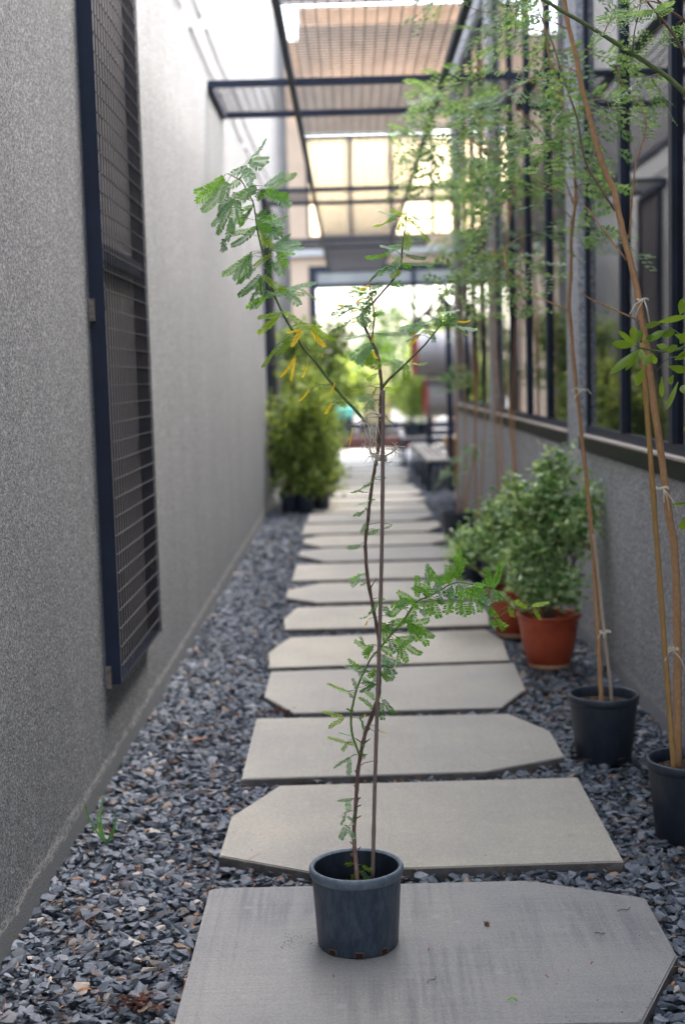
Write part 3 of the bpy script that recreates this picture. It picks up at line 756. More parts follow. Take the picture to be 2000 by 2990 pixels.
# ---- foliage, feather by feather
PIN = [
(zA, .045, """640 200 785 35 40 g|620 250 800 235 120 g|600 310 450 370 85 g|590 320 630 490 110 g|360 410 95 650 130 G|400 460 150 740 130 g|540 430 440 500 90 g|640 540 510 660 140 g|480 570 310 800 90 d|450 640 300 980 85 d|490 650 430 940 110 g|440 840 400 1050 80 d|360 1040 345 1150 50 d|780 500 970 365 75 g|790 560 1090 380 85 g|790 560 1030 690 130 g|780 540 700 600 60 d|700 640 760 580 60 d|660 700 520 830 45 d|650 720 530 900 45 d|690 800 800 735 60 d|700 830 880 810 80 G|760 860 1000 810 60 g|850 840 960 890 50 g|700 860 880 900 115 g|720 900 870 1010 120 g|860 930 950 990 65 d|860 920 900 1030 60 d|690 920 450 1100 85 d|720 950 860 1120 105 y|830 1130 1130 1080 70 g|860 1130 1160 1135 65 g|930 1170 945 1380 135 g|850 1190 670 1310 60 y|620 1210 360 1400 105 g|600 1220 470 1440 85 g|640 1170 640 1350 40 d|870 1270 820 1370 70 d|680 1340 500 1490 40 d|730 1410 520 1610 90 d|750 1430 640 1650 50 d|740 1440 770 1610 70 d|770 1420 990 1560 90 y|1000 1550 1280 1490 70 g|1000 1560 1120 1700 120 g|1000 1560 1170 1600 60 g|1140 1550 1340 1670 30 g|900 1600 800 1620 50 g|880 1590 980 1600 50 g|800 1620 600 1730 60 G|720 1640 640 1740 50 d|660 690 560 740 60 g|690 500 620 560 90 g|640 330 560 400 80 g"""),
(zC, .02, """230 200 20 240 60 y|200 220 20 380 75 y|190 240 70 310 40 y|240 190 340 240 60 y|320 240 480 340 80 y|490 310 610 490 100 o|560 350 715 445 60 o|500 300 580 330 50 o|490 320 600 420 70 y|410 340 330 490 80 o|400 350 290 380 40 o|345 380 220 440 30 g|320 460 190 600 45 o|290 420 190 590 50 y|220 470 50 690 40 y|355 600 225 780 48 o|350 620 315 810 42 o|470 660 420 780 26 o|610 560 600 590 25 o|480 900 395 1000 28 o|475 950 440 1070 32 o|565 900 560 1000 30 o|715 840 680 920 30 o|690 1020 635 1110 50 o|690 1060 625 1200 36 o|770 1020 810 1060 45 y|875 1250 848 1410 24 o|930 895 880 905 20 o|1050 960 950 990 80 g|1060 1000 1000 1070 75 g|1070 1010 1060 1070 60 g|1090 890 1060 950 30 y|1160 880 1290 900 40 y|1250 800 1220 815 20 o|1180 1150 1240 1210 20 g|1100 760 1030 810 50 y|1050 870 1000 830 12 g"""),
(zB, .0, """725 240 615 205 60 y|640 240 500 215 25 g|650 260 590 290 60 g|600 290 455 345 32 y|720 270 670 370 65 y|735 260 790 310 60 y|790 300 860 360 42 y|850 360 950 480 36 y|820 280 990 270 24 g|780 240 850 290 30 g|760 400 745 550 85 y|700 520 510 530 35 g|700 530 600 550 75 g|585 590 380 630 50 G|740 610 905 640 40 d|700 650 610 740 100 g|760 690 970 705 36 g|700 700 770 740 70 d|585 720 480 760 50 d|500 750 415 840 36 g|690 770 605 800 75 y|600 880 700 890 60 d|520 890 420 910 50 g|380 940 220 970 95 g|400 890 330 920 40 o|470 950 400 1010 80 g|410 1010 300 1050 80 g|350 980 290 1040 30 o|400 1040 340 1120 80 g|200 1080 70 1150 60 d|210 1070 260 1110 60 d|170 1080 130 1070 50 o|220 1110 100 1190 30 d|300 1115 235 1135 30 o|340 1140 360 1250 105 g|300 1170 350 1240 80 d|240 1200 70 1300 45 d|280 1225 245 1230 30 o|290 1265 295 1315 24 o|430 1160 520 1150 50 G|440 1220 410 1280 50 y|460 1330 650 1330 35 g|390 1340 180 1380 35 g|440 1360 430 1400 40 o|420 1430 240 1550 105 g|400 1480 330 1600 105 g|400 1480 470 1550 40 o|510 1640 390 1590 120 y|500 1600 620 1600 30 y|610 1580 740 1640 95 g|740 1620 740 1740 90 y|780 1600 905 1605 30 y|900 1240 690 1290 80 g|1040 1180 900 1240 28 g|1060 1190 1185 1180 58 d|1060 1220 1010 1260 70 g|1060 1240 1190 1240 50 g|1190 1260 1370 1290 40 g|1210 1215 1310 1215 24 o|1230 1280 1285 1340 32 o|1000 1330 910 1310 50 y|990 1340 990 1395 60 g|860 1345 770 1435 38 o|900 1310 760 1390 30 g|1050 1140 1210 1120 28 g"""),
(z7, -.07, """435 450 380 395 50 g|440 480 410 520 50 d|530 340 440 440 62 G|580 350 480 290 60 G|600 320 600 190 62 G|560 350 640 370 50 G|660 320 660 240 80 G|640 360 690 430 60 G|690 340 740 450 72 G|770 370 740 320 50 d|820 340 785 420 62 G|670 230 670 115 45 g|770 240 680 135 60 G|700 280 750 240 60 g|800 230 800 125 62 G|855 200 875 25 60 G|830 260 780 300 60 d|860 260 930 320 80 G|800 300 850 330 60 d|880 340 920 430 78 G|950 360 960 420 50 G|930 250 870 250 50 g|920 270 990 330 80 G|960 250 1040 300 80 G|1000 340 1010 410 60 G|1020 320 1070 360 60 g|1040 250 980 240 40 G|1080 260 1040 220 50 G|1090 260 1140 110 62 G|1090 270 1110 340 60 g|1130 290 1170 320 50 g|1070 390 1110 440 50 G|1080 470 1110 510 50 G|1120 460 1160 530 42 G|1200 385 1220 440 40 y|1300 390 1250 350 40 y|1310 400 1300 370 40 y|1350 375 1450 360 36 y|1360 380 1400 460 34 y|530 470 440 490 55 G|520 480 590 380 62 G|540 490 670 470 60 G|540 500 600 600 62 G|590 510 660 630 70 G|380 490 390 610 52 G|580 590 470 600 52 G|510 620 620 690 56 G|490 640 530 740 56 G|420 600 460 670 60 d|450 600 500 650 50 G|370 650 430 690 70 G|380 710 490 760 40 g|380 720 420 760 60 g|400 740 450 820 60 d|370 810 440 850 50 g|270 660 200 610 36 G|260 640 230 590 22 d|290 640 270 715 46 G|310 640 280 690 32 d|230 790 160 735 42 G|225 775 115 770 16 g|320 790 290 840 50 G|240 800 230 830 40 g|285 180 215 180 36 g|220 180 180 245 46 g|300 210 240 240 26 g|390 335 335 370 32 G|335 375 295 420 36 g|290 430 230 460 12 g|285 465 260 505 16 o|640 280 580 260 50 G|720 250 780 190 50 G|620 400 650 440 40 d|470 380 520 350 55 g"""),
(zE, -.02, """560 640 515 530 50 d|455 660 240 580 45 y|440 665 340 650 30 g|520 740 470 680 50 g|720 570 620 510 60 G|760 580 610 660 70 d|770 590 640 560 80 d|790 760 670 670 72 G|750 870 600 740 66 G|860 760 985 915 85 d|830 800 850 970 90 d|700 640 760 520 60 g|390 950 185 890 62 y|400 980 250 1060 72 y|520 890 460 870 40 d|650 920 600 970 50 d|600 980 640 1100 42 d|660 920 640 950 30 o|770 1130 755 1210 20 o|820 1110 880 1140 25 o|440 1250 235 1190 52 y|450 1250 400 1330 62 y|440 1250 520 1260 50 y|500 1170 350 1130 20 g|460 1420 310 1525 50 g|465 1430 470 1600 85 g|620 1370 640 1410 50 d|500 1900 360 1910 46 g|450 1890 460 2010 90 g|700 440 640 420 50 d|780 420 720 480 60 G|600 440 540 420 40 d|850 480 950 520 56 g|840 440 880 400 40 g"""),
(zF, -.03, """490 1230 440 1360 56 g|480 1220 430 1260 20 g|580 1330 530 1280 62 g|600 1370 570 1350 46 g|500 1390 430 1550 110 g|530 1420 590 1550 82 g|600 1880 510 1890 66 y|690 1985 580 2060 80 y|690 1990 800 2090 86 g|720 1920 840 1975 70 y|740 360 710 340 40 G|710 460 745 470 50 G"""),
(zD, .0, """330 130 280 165 32 g|270 175 190 210 20 g|320 210 245 205 12 g|350 260 320 270 26 G|310 270 230 300 12 g|270 345 210 375 36 g|285 430 260 485 42 g|375 480 310 500 44 g|470 440 420 460 18 g|240 590 165 600 42 g|430 110 350 120 12 g"""),
]
SC = {id(zA):3.4844, id(zB):3.136, id(zC):3.136, id(zD):2.4123, id(zE):3.92, id(zF):4.48, id(z7):2.24}
fol = MB(); yel = MB(); pet = MB(); rr = random.Random(21)
skel = [q for q in sp_] + spline(bA,3) + spline(bR,4) + spline(bS,4) + spline(bG,4) + spline(bT,3)
WN = 27.0
for z, dy, txt in PIN:
    s = SC[id(z)]
    rows = []
    for row in txt.split('|'):
        q_ = row.split(); v_ = [float(k_) for k_ in q_[:5]]+[q_[5]]; rows.append(v_)
        if z in (zA, z7, zB) and v_[5] in 'gGd' and v_[4] > 40 and rr.random() < .65:
            an = rr.choice([-1,1])*rr.uniform(.25,.6); dx, dy_ = v_[2]-v_[0], v_[3]-v_[1]; kk = rr.uniform(.65,.95)
            rows.append([v_[0],v_[1],v_[0]+kk*(dx*math.cos(an)-dy_*math.sin(an)),v_[1]+kk*(dx*math.sin(an)+dy_*math.cos(an)),v_[4]*.85,rr.choice('gGd') if v_[5] != 'G' else 'G'])
    for x0,y0,x1,y1,wz,c in rows:
        d = YP+dy-.02+rr.uniform(-.035,.03)
        if z is z7: d = YP-.01-.15*max(0,(x0-360)/1000)+rr.uniform(-.03,.03)
        a = P(*z(x0,y0), d); L2 = math.hypot(x1-x0,y1-y0)/s
        b = P(*z(x1,y1), d+rr.uniform(-.45,.3)*L2*d/F)
        wpx = wz/s; t = (b-a).normalized(); view = (a-EYE).normalized()
        side = t.cross(view).normalized()
        wpx *= 1.1 if c == 'o' else 1; wn = max(WN, wpx*1.02) if c != 'o' else max(wpx*1.05, 14)
        th = math.acos(min(1, wpx/wn))*rr.choice([-1,1])
        dep = t.cross(side).normalized()
        lat = side*math.cos(th)+dep*math.sin(th)
        n = max(5, int(L2/4.9))
        bend = (-Vector((0,0,1))*rr.uniform(-.01,.09)+side*rr.uniform(-.04,.04))*L2*d/F
        pinna(yel if c == 'o' else fol, a, b, lat, wn/2*d/F*1.02, n, LI[c if c != 'o' or rr.random() < .72 else 'y'], bend, .84 if c != 'o' else .7, 66 if c != 'o' else 35, rr)
        # petiole to the nearest stem
        q = min(skel, key=lambda v: (v-a).length+.35*abs(v.z-a.z) + (0 if v.z <= a.z+.02 else .01))
        if .006 < (q-a).length < .11:
            pet.tube([q, q.lerp(a,.5)+Vector((0,0,.1*(q-a).length)), a], [.0009,.0007,.0006], 5)
for pts in ([(700,862),(580,860),(520,880),(470,910)],[(520,880),(480,960)],[(580,860),(570,900)],[(580,860),(535,836)],[(465,597),(360,600),(350,612)],[(540,640),(600,590),(655,575)],[(830,1030),(700,1018),(632,1040)],[(960,1200),(840,1230)],[(645,780),(690,778)],[(745,900),(750,750)],[(400,465),(330,462),(250,475)],[(690,870),(740,806)],[(1120,1050),(1090,1010),(1050,965)],[(1090,1100),(1000,1060)],[(790,970),(850,930),(900,905)]):
    pet.tube(spline([Tq(x,y,-.01) for x,y in pts],3), .0008, 5)
# leafy filler along the side shoot and top (small young feathers)
fol.build('foliage', LM, sap, o); yel.build('yellowed_leaves', LM, sap, o)
tag(pet.build('petioles', M['gstem2'], sap, o), kind='stuff')
# ================================================================== OTHER POTTED PLANTS
def bip_leaf(g, a, d, up, L, npin, rr, m=0, lsz=.014):
    """bipinnate leaf: rachis from a along d, paired pinnae"""
    d = d.normalized(); side = d.cross(up)
    side = side.normalized() if side.length > 1e-4 else Vector((1,0,0)); nrm = side.cross(d)
    tip = a+d*L-Vector((0,0,L*.34)); midp = a+d*L*.55+nrm*L*.06
    def at(u): return a*(1-u)*(1-u)+midp*2*u*(1-u)+tip*u*u
    g.tube([at(0), at(.5), at(1)], [.0014,.001,.0006], 4, 1, False)
    for i in range(npin):
        u = .28+.72*i/max(1,npin-1); p = at(u); pl = L*(.52-.22*abs(u-.6))*rr.uniform(.8,1.15)
        for s in (-1, 1):
            if rr.random() < .06: continue
            dd = (d*.55+side*s*.85+nrm*rr.uniform(-.2,.12)).normalized()
            q = p+dd*pl-Vector((0,0,pl*.15)); k = max(4, int(pl/(lsz*.62)))
            la = (dd.cross(nrm)).normalized()
            for j in range(k):
                v = (j+.7)/k; c = p.lerp(q, v); e = min(1,.6+v)*min(1,.5+2*(1-v))
                for ss in (-1, 1):
                    ld = (la*ss+dd*.4+nrm*rr.uniform(-.2,.2)).normalized(); ls = ld.cross(nrm).normalized()
                    ll = lsz*e*rr.uniform(.85,1.15); ww = lsz*.54
                    g.add([c, c+ld*ll*.5+ls*ww*.55, c+ld*ll, c+ld*ll*.5-ls*ww*.55], [(0,1,2,3)], m)
def at_path(pts, u):
    x = u*(len(pts)-1); i = min(int(x), len(pts)-2); return pts[i].lerp(pts[i+1], x-i)
def px_path(pts, y0, y1):
    n = len(pts); return [P(x,y,y0+(y1-y0)*i/(n-1)) for i,(x,y) in enumerate(pts)]
def leafy_sapling(label, base, potr, poth, trunks, branches, regions, canes, ties, seed, leafL=.16, lsz=.015, npin=5, trunk_r=.009, group='tall staked saplings along the right wall', potmat='pot_dark', pot_part=True):
    rr = random.Random(seed)
    t = thing('staked_sapling', label, 'potted plant', base, group); o = t.location
    if pot_part:
        g = MB(); g.lathe(pot(None,None,potr,potr*.78,poth,.013,.03), base, 40, 0); g.build('pot', M[potmat], t, o)
        soil_disc(base, potr-.02, base.z+poth-.035, seed).build('soil', [M['soil'], M['soil_l']], t, o)
    sk = []
    for tr, r0, r1, mt in trunks:
        s = spline(tr, 5); g = MB(); g.tube([q+Vector((jit(.0012),jit(.0012),0)) for q in s], [x*(1+random.uniform(-.08,.08)) for x in taper(len(s), r0, r1)], 9)
        g.build('trunk', M[mt], t, o); sk.append(s)
    for tr, r0, r1, mt in branches:
        s = spline(tr, 5); g = MB(); g.tube(s, taper(len(s), r0, r1), 6); g.build('branch', M[mt], t, o); sk.append(s)
    for a, b, r, mt in canes:
        g = MB(); n = 40; nd = [.12,.34,.55,.78]
        g.tube([a.lerp(b,i/n)+Vector((jit(.0005),0,0)) for i in range(n+1)], [r*(1+.2*max(0,1-min(abs(i/n-v) for v in nd)/.02)) for i in range(n+1)], 8)
        g.build('cane', M[mt], t, o)
    for c, r in ties:
        g = MB(); g.tube([c+Vector((r*math.cos(6.283*i/18), r*math.sin(6.283*i/18), .003*math.sin(i))) for i in range(30)], .0026, 5)
        for k in range(3):
            d = Vector((rr.uniform(-.05,.04), rr.uniform(-.03,.01), rr.uniform(-.07,.02)))
            g.tube([c+Vector((0,-r,0)), c+d*.6+Vector((0,-r,.006)), c+d+Vector((0,-r,-.01))], .0019, 4)
        g.build('twine', M['twine'], t, o)
    fol = MB(); twg = MB()
    for (x0,x1,y0,y1,n,ya,yb) in regions:
        for k in range(n):
            e = P(rr.uniform(x0,x1), rr.uniform(y0,y1), rr.uniform(ya,yb))
            if e.x > XR-.10: e.x = XR-.10-rr.uniform(0,.2)
            path_ = rr.choice(sk); c = min((q for s in sk for q in s), key=lambda v: (v-e).length + max(0, v.z-e.z)*1.2)
            L = (e-c).length
            mid = c.lerp(e,.5)+Vector((0,0,.12*L)) ; s = spline([c,mid,e],5)
            twg.tube(s, taper(len(s), .0022, .0008), 5)
            m = 2+int(min(4, L/.22))
            for j in range(m):
                u = 1-.62*j/m; p = at_path(s, u); dirn = (at_path(s,min(1,u+.05))-at_path(s,u-.08)).normalized()
                an = rr.uniform(0,6.28); out_ = Vector((math.cos(an), math.sin(an), rr.uniform(-.7,.45)))
                dd = (dirn*(.9 if j == 0 else .35)+out_*.8).normalized()
                if p.x+dd.x*leafL > XR-.03: dd.x = -abs(dd.x)
                bip_leaf(fol, p, dd, Vector((rr.uniform(-.8,.8),rr.uniform(-.8,.8),1)), leafL*rr.uniform(.7,1.25), npin, rr, 0, lsz)
    tag(twg.build('twigs', M['rustbark'], t, o), kind='stuff')
    fol.build('foliage', [M['tree'], M['gstem2']], t, o)
    return t
gz = .02
# --- nearest right-hand pot: thick orange-brown trunk leaning towards the path, with a cane
Y1 = 4.12
b1 = Vector((1.04, 4.12, gz))
tr = px_path([(1979,2290),(1973,1683),(1950,1491),(1930,1338),(1900,1107),(1877,954),(1853,817),(1822,696),(1800,594),(1789,549),(1755,473),(1720,339),(1697,250),(1679,156),(1657,67),(1648,0),(1632,-160),(1610,-330)], 4.11, 4.35)
leafy_sapling('potted sapling with thick orange-brown trunk leaning left, at the right edge nearest the camera', b1, .135, .255,
  [(tr, .0128, .006, 'rustbark')],
  [(px_path([(1795,616),(1711,478),(1684,348),(1639,214),(1612,125),(1577,45),(1550,-60)],4.25,4.45), .004, .0016,'bark'),
   (px_path([(1836,696),(1853,491),(1885,379),(1870,310),(1827,268),(1800,192)],4.2,4.1), .003, .0012,'rustbark'),
   (px_path([(1827,759),(1760,670),(1702,598),(1620,550),(1568,522)],4.2,4.3), .003, .0012,'rustbark'),
   (px_path([(1867,937),(1746,884),(1715,868),(1700,853)],4.15,4.1), .003, .0014,'rustbark'),
   (px_path([(1657,85),(1590,55),(1501,40),(1403,33),(1342,5)],4.35,4.2), .0022, .001,'rustbark')],
  [(1560,1850,-150,420,8,4.15,4.9),(1600,1900,-350,-100,5,4.1,4.8),(1450,1650,-60,330,4,4.3,5.0)],
  [(P(1873,1000,4.09), P(1969,2290,4.06), .0082,'cane')],
  [(P(1875,875,4.17), .017), (P(1932,1425,4.10), .019), (P(1960,1895,4.10), .02)], 31, .17, .027, 3)
# --- second pot: slim trunk with pale cane
Y2 = 5.0
b2 = Vector((.935, 5.0, gz))
leafy_sapling('potted sapling in a dark bucket-like pot with one brown and one pale cane', b2, .134, .255,
  [(px_path([(1756,2080),(1752,2000),(1743,1809),(1728,1570),(1709,1378),(1683,1139),(1661,900),(1666,795),(1668,670),(1679,571),(1672,430),(1640,300),(1600,150),(1580,-40),(1560,-250)],4.98,5.3), .0098, .0035,'rustbark')],
  [(px_path([(1657,906),(1595,878),(1532,848),(1434,723)],5.1,5.3), .003, .001,'rustbark'),
   (px_path([(1668,700),(1690,560),(1745,420),(1770,330)],5.15,5.3), .003, .001,'rustbark'),
   (px_path([(1675,600),(1610,430),(1500,300),(1400,215)],5.2,5.5), .003, .001,'bark'),
   (px_path([(1670,640),(1560,520),(1450,470)],5.2,5.6), .0026, .001,'bark')],
  [(1320,1560,20,520,9,5.2,6.4),(1190,1330,230,540,6,5.6,6.8),(1450,1700,180,560,5,5.0,5.8),(1520,1700,540,820,4,5.0,5.6),(1300,1500,-200,60,6,5.2,6.4),(1330,1560,430,860,3,5.4,6.4)],
  [(P(1733,1560,4.97), P(1789,2080,5.0), .0065,'palecane')],
  [(P(1697,1139,5.02), .013), (P(1766,1845,4.99), .02)], 32, .21, .032, 3)
# --- third and fourth groups, farther along the wall
YB = 9.9
b4 = Vector((1.0, 9.9, gz))
leafy_sapling('blurred staked sapling rising behind the terracotta-potted bushes', b4, .15, .27,
  [(px_path([(1485,1590),(1470,1427),(1460,1200),(1452,1069),(1444,890),(1440,600),(1425,350)],9.85,10.1), .009, .004,'rustbark'),
   (px_path([(1512,1590),(1502,1397),(1488,1200),(1480,1069),(1476,830),(1490,600),(1520,420)],9.9,10.2), .011, .004,'rustbark')],
  [(px_path([(1462,1590),(1450,1300),(1436,1000),(1428,700),(1405,450)],9.8,10.1), .008, .003,'rustbark'),(px_path([(1520,1590),(1500,1250),(1505,950),(1525,700)],10,10.2), .007, .003,'rustbark')],
  [(1400,1560,250,800,6,9.4,10.6),(1420,1520,700,1150,2,9.6,10.2),(1340,1480,150,500,2,9.2,10.6),(1490,1600,550,800,2,9.0,9.8)], [], [], 33, .28, .046, 3)
b3 = Vector((.93, 11.75, gz))
leafy_sapling('group of three bamboo-caned saplings in the black pot farthest along the right wall', b3, .15, .27,
  [(px_path([(1360,1530),(1366,1440),(1384,1308),(1387,1158),(1375,950),(1372,815),(1360,650),(1345,480),(1345,300)],11.7,11.9), .011, .004,'rustbark'),
   (px_path([(1337,1530),(1336,1400),(1333,1099),(1336,890),(1335,700),(1320,520)],11.75,11.9), .011, .004,'rustbark'),
   (px_path([(1392,1530),(1390,1420),(1387,1278),(1399,1009),(1399,890),(1405,700),(1430,520)],11.8,12), .012, .004,'rustbark')],
  [(px_path([(1350,1530),(1360,1300),(1350,1000),(1358,700),(1380,500)],11.7,11.9), .009, .004,'rustbark'),(px_path([(1398,1530),(1415,1250),(1420,1000),(1412,760)],11.9,12), .008, .003,'rustbark')],
  [(1260,1440,330,760,7,11.2,12.6),(1300,1420,700,1000,2,11.4,12.2),(1350,1420,1010,1350,3,11.5,11.9)], [], [(P(1385,1300,11.75), .03)], 34, .30, .048, 3)

# --- sapling standing just outside the frame on the right, crossing the top right corner
b0 = Vector((1.08, 3.2, gz))
bt = [(2000,272),(1938,219),(1845,156),(1702,67),(1586,0),(1500,-60)]
leafy_sapling('olive-stemmed sapling reaching into the top right corner from beside the near pots', b0, .13, .25,
  [([b0+Vector((0,0,.2)), Vector((1.06,3.2,.9)), Vector((.99,3.22,1.7))] + px_path([(2060,330)]+bt,3.3,3.45), .009, .004,'gstem')],
  [(px_path([(2060,330),(2000,165),(1947,76),(1885,0),(1840,-80)],3.3,3.3), .0045, .002,'bark'),
   (px_path([(2040,100),(1990,55),(1940,20),(1900,-20)],3.3,3.25), .004, .002,'bark'),
   (px_path([(1845,156),(1852,90),(1868,20),(1870,-40)],3.36,3.3), .0018, .001,'bark')],
  [(1490,1580,-60,20,3,3.4,3.5),(1770,1890,-10,60,3,3.2,3.4),(1880,1960,200,250,1,3.3,3.4),(1900,2060,60,130,2,3.2,3.4)], [], [], 35, .085, .011, 4, group=None)

# ------------------------------------------------------------------ leafy bushes
def bush(name, label, base, potspec, clumps, nleaf, lsz, lmat, seed, stems=6, group=None, potmat='pot_dark', foot=None, cat='potted plant', twigm='bark', loose=1.25):
    """clumps: (centre, rx, ry, rz, weight)"""
    rr = random.Random(seed); t = thing(name, label, cat, base, group); o = t.location
    top = base.z
    if potspec:
        r, h, k = potspec
        g = MB()
        if potmat == 'terra':
            prof = [(.001,.02),(r*.62,.02),(r*.66,.03),(r*.78,h*.35),(r*.87,h*.72),(r*.885,h*.78),(r*.905,h*.80),(r*.915,h*.9),(r*.93,h*.925),(r*.985,h*.94),(r,h*.965),(r,h*.99),(r*.98,h),(r*.90,h),(r*.87,h*.97),(r*.60,.05)]
        else: prof = pot(None,None,r,r*k,h,.012,.026)
        g.lathe(prof, base, 44, 0); pb = g.build('pot', M[potmat], t, o)
        if foot: 
            g = MB(); g.lathe([(.001,0),(r*.60,0),(r*.63,.004),(r*.65,.03),(r*.60,.03)], base, 40, 0); g.build('foot_ring', M['terra_s'], pb, o)
        soil_disc(base, r*.86, base.z+h*.86, seed).build('soil', [M['soil'], M['soil_l']], t, o); top = base.z+h*.86
    tw = MB(); fo = MB(); tot = sum(c[4] for c in clumps)
    root = Vector((base.x, base.y, top))
    for c, rx, ry, rz, wgt in clumps:
        c = Vector(c); m = max(2, int(stems*wgt/tot+1)); ends = []
        s0 = root+Vector((rr.uniform(-.03,.03),rr.uniform(-.03,.03),0))
        limb = spline([s0, s0.lerp(c,.5)+Vector((rr.uniform(-.03,.03),rr.uniform(-.03,.03),.03)), c], 4)
        tw.tube(limb, taper(len(limb), .006, .0035), 5)
        for i in range(m*3):
            v = Vector((rr.gauss(0,1),rr.gauss(0,1),rr.gauss(0,1))).normalized(); e = c+Vector((v.x*rx,v.y*ry,v.z*rz))*rr.uniform(.75,1.12)
            q = at_path(limb, rr.uniform(.5,1)); s = spline([q, q.lerp(e,.5)+Vector((0,0,rr.uniform(0,.03))), e],3); tw.tube(s, taper(len(s), .0028, .001), 4); ends.append(s)
        n = int(nleaf*wgt/tot*rr.uniform(.7,1.25))
        for i in range(n):
            s = rr.choice(ends); u = 1-abs(rr.gauss(0,.34))
            if u < 0: u = rr.random()
            p = at_path(s, u)+Vector((rr.gauss(0,1),rr.gauss(0,1),rr.gauss(0,1)))*lsz*loose
            d = Vector((rr.gauss(0,1),rr.gauss(0,1),rr.gauss(.15,.8))).normalized()
            up = Vector((rr.gauss(0,.6),rr.gauss(0,.6),1)); sd = d.cross(up)
            if sd.length < 1e-3: continue
            sd.normalize(); leaflet(fo, p, d, sd, lsz*rr.uniform(.7,1.3), lsz*rr.uniform(.45,.65), 0, .25)
    tw.build('stems', M[twigm], t, o)
    fo.build('foliage', M[lmat], t, o)
    return t
def cl(px, py, Y, rx, ry, rz, w):
    return (P(px,py,Y), rx, ry, rz, w)
bT1 = Vector((.965, 6.62, gz))
bush('potted_bush', 'bushy small-leaved shrub in the front terracotta pot beside the right wall', bT1, (.163, .275, .7),
  [cl(1600,1400,6.75,.13,.12,.13,1.2),cl(1550,1480,6.7,.13,.13,.12,1.1),cl(1660,1490,6.7,.13,.10,.13,1.2),cl(1610,1560,6.6,.15,.13,.13,1.3),cl(1560,1640,6.6,.14,.13,.12,1.2),cl(1650,1640,6.6,.13,.12,.12,1.1),cl(1600,1725,6.55,.17,.14,.08,1.2),cl(1505,1690,6.55,.09,.1,.10,.7),cl(1718,1440,6.7,.05,.05,.10,.35),cl(1625,1345,6.8,.05,.05,.06,.25),cl(1500,1420,6.8,.05,.05,.06,.2),cl(1715,1570,6.6,.05,.05,.06,.25)],
  3300, .043, 'bush', 51, 16, None, 'terra', True, loose=.85)
bT2 = Vector((.90, 7.45, gz))
bush('potted_bush', 'low spreading shrub in the rear terracotta pot, half hidden by the fuller bush', bT2, (.163, .275, .7),
  [cl(1470,1500,7.6,.11,.1,.07,1),cl(1420,1535,7.6,.12,.1,.09,1.1),cl(1370,1580,7.5,.09,.1,.10,1),cl(1480,1640,7.4,.11,.1,.10,1.1),cl(1350,1630,7.4,.07,.08,.07,.6),cl(1500,1560,7.5,.1,.1,.08,.8),cl(1410,1590,7.5,.06,.06,.05,.4)],
  1600, .042, 'bush', 52, 12, None, 'terra', True, loose=.85)
# empty-ish dark pots behind them
for i, (x, y, lab) in enumerate(((1.0, 9.1, 'squat black pot of low leaves next to the right wall, behind the terracotta pots'), (.83, 9.45, 'black pot at the path edge under the spreading shrub'))):
    b = Vector((x, y, gz))
    bush('potted_bush', lab, b, (.14, .25, .8), [((x-.02, y, .33),.1,.1,.06,1),((x-.09,y-.03,.27),.06,.06,.05,.5)], 420, .024, 'bush', 60+i, 5, 'small black pots behind the terracotta pots')
# hedge of potted shrubs on the left
spec = [(-.70,14.75,1.1,'front left potted shrub of the far hedge, against the grille box'),(-.52,14.7,1.2,'front middle potted shrub of the far hedge with lime foliage'),(-.35,14.85,1.05,'front right potted shrub of the far hedge beside the path'),
        (-.60,15.6,1.5,'second-row potted shrub of the far hedge standing taller behind the front row'),(-.38,15.9,1.4,'second-row potted shrub of the far hedge nearest the path')]
for i, (x,y,h,lab) in enumerate(spec):
    b = Vector((x,y,gz))
    cs = [((x+jit(.10), y+jit(.10), .33+(h-.1)*u), .11+jit(.03), .13, .12, .6+random.random()) for u in (.02,.15,.3,.45,.6,.75,.9)]
    bush('potted_shrub', lab, b, (.105,.2,.82), cs, 1500, .06, 'bush2', 70+i, 8, 'potted shrubs of the hedge on the left', loose=1.2)
spec = [(-.55,17.6,2.1,'tall dark potted shrub rising behind the far hedge by the left wall'),(-.33,18.6,2.2,'darker shrub farther back behind the far hedge, nearest the path'),(-.62,19.4,2.2,'rearmost dark shrub beside the end of the left wall')]
for i, (x,y,h,lab) in enumerate(spec):
    b = Vector((x,y,gz))
    cs = [((x+jit(.18), y+jit(.15), .25+(h-.3)*u), .24, .2, .2, .6+random.random()) for u in (.1,.25,.4,.55,.7,.84,.97)]
    bush('potted_shrub', lab, b, (.14,.26,.82), cs, 2600, .075, 'bush3', 80+i, 9, 'tall shrubs behind the hedge on the left', loose=1.3)
# ------------------------------------------------------------------ broad-leaved branch at the right edge
zR = Z(1700,800,2.604); bb = Vector((1.10, 3.75, gz)); YR = 3.8
t = thing('broad_leaved_plant', 'plant with broad glossy lime leaves poking in at the right edge', 'plant', bb); o = t.location
g = MB()
main = [bb, Vector((1.12,3.75,.9)), Vector((1.06,3.77,1.45)), P(*zR(860,560),YR), P(*zR(720,575),YR), P(*zR(600,590),YR), P(*zR(440,560),YR), P(*zR(400,540),YR)]
s = spline(main,5); g.tube(s, taper(len(s), .008, .0018), 7)
s2 = spline([P(*zR(860,600),YR), P(*zR(740,625),YR+.02), P(*zR(640,650),YR+.02), P(*zR(560,740),YR+.03)],4); g.tube(s2, taper(len(s2), .003,.001), 6)
s3 = spline([P(*zR(860,580),YR), P(*zR(700,430),YR+.04), P(*zR(560,380),YR+.04)],4); g.tube(s3, taper(len(s3), .003,.001), 6)
s4 = spline([Vector((1.11,3.75,1.0)), P(*zR(860,1760),YR), P(*zR(781,1765),YR)],4); g.tube(s4, taper(len(s4), .003,.001), 6)
g.build('stem', M['gstem'], t, o)
g = MB(); rr = random.Random(4)
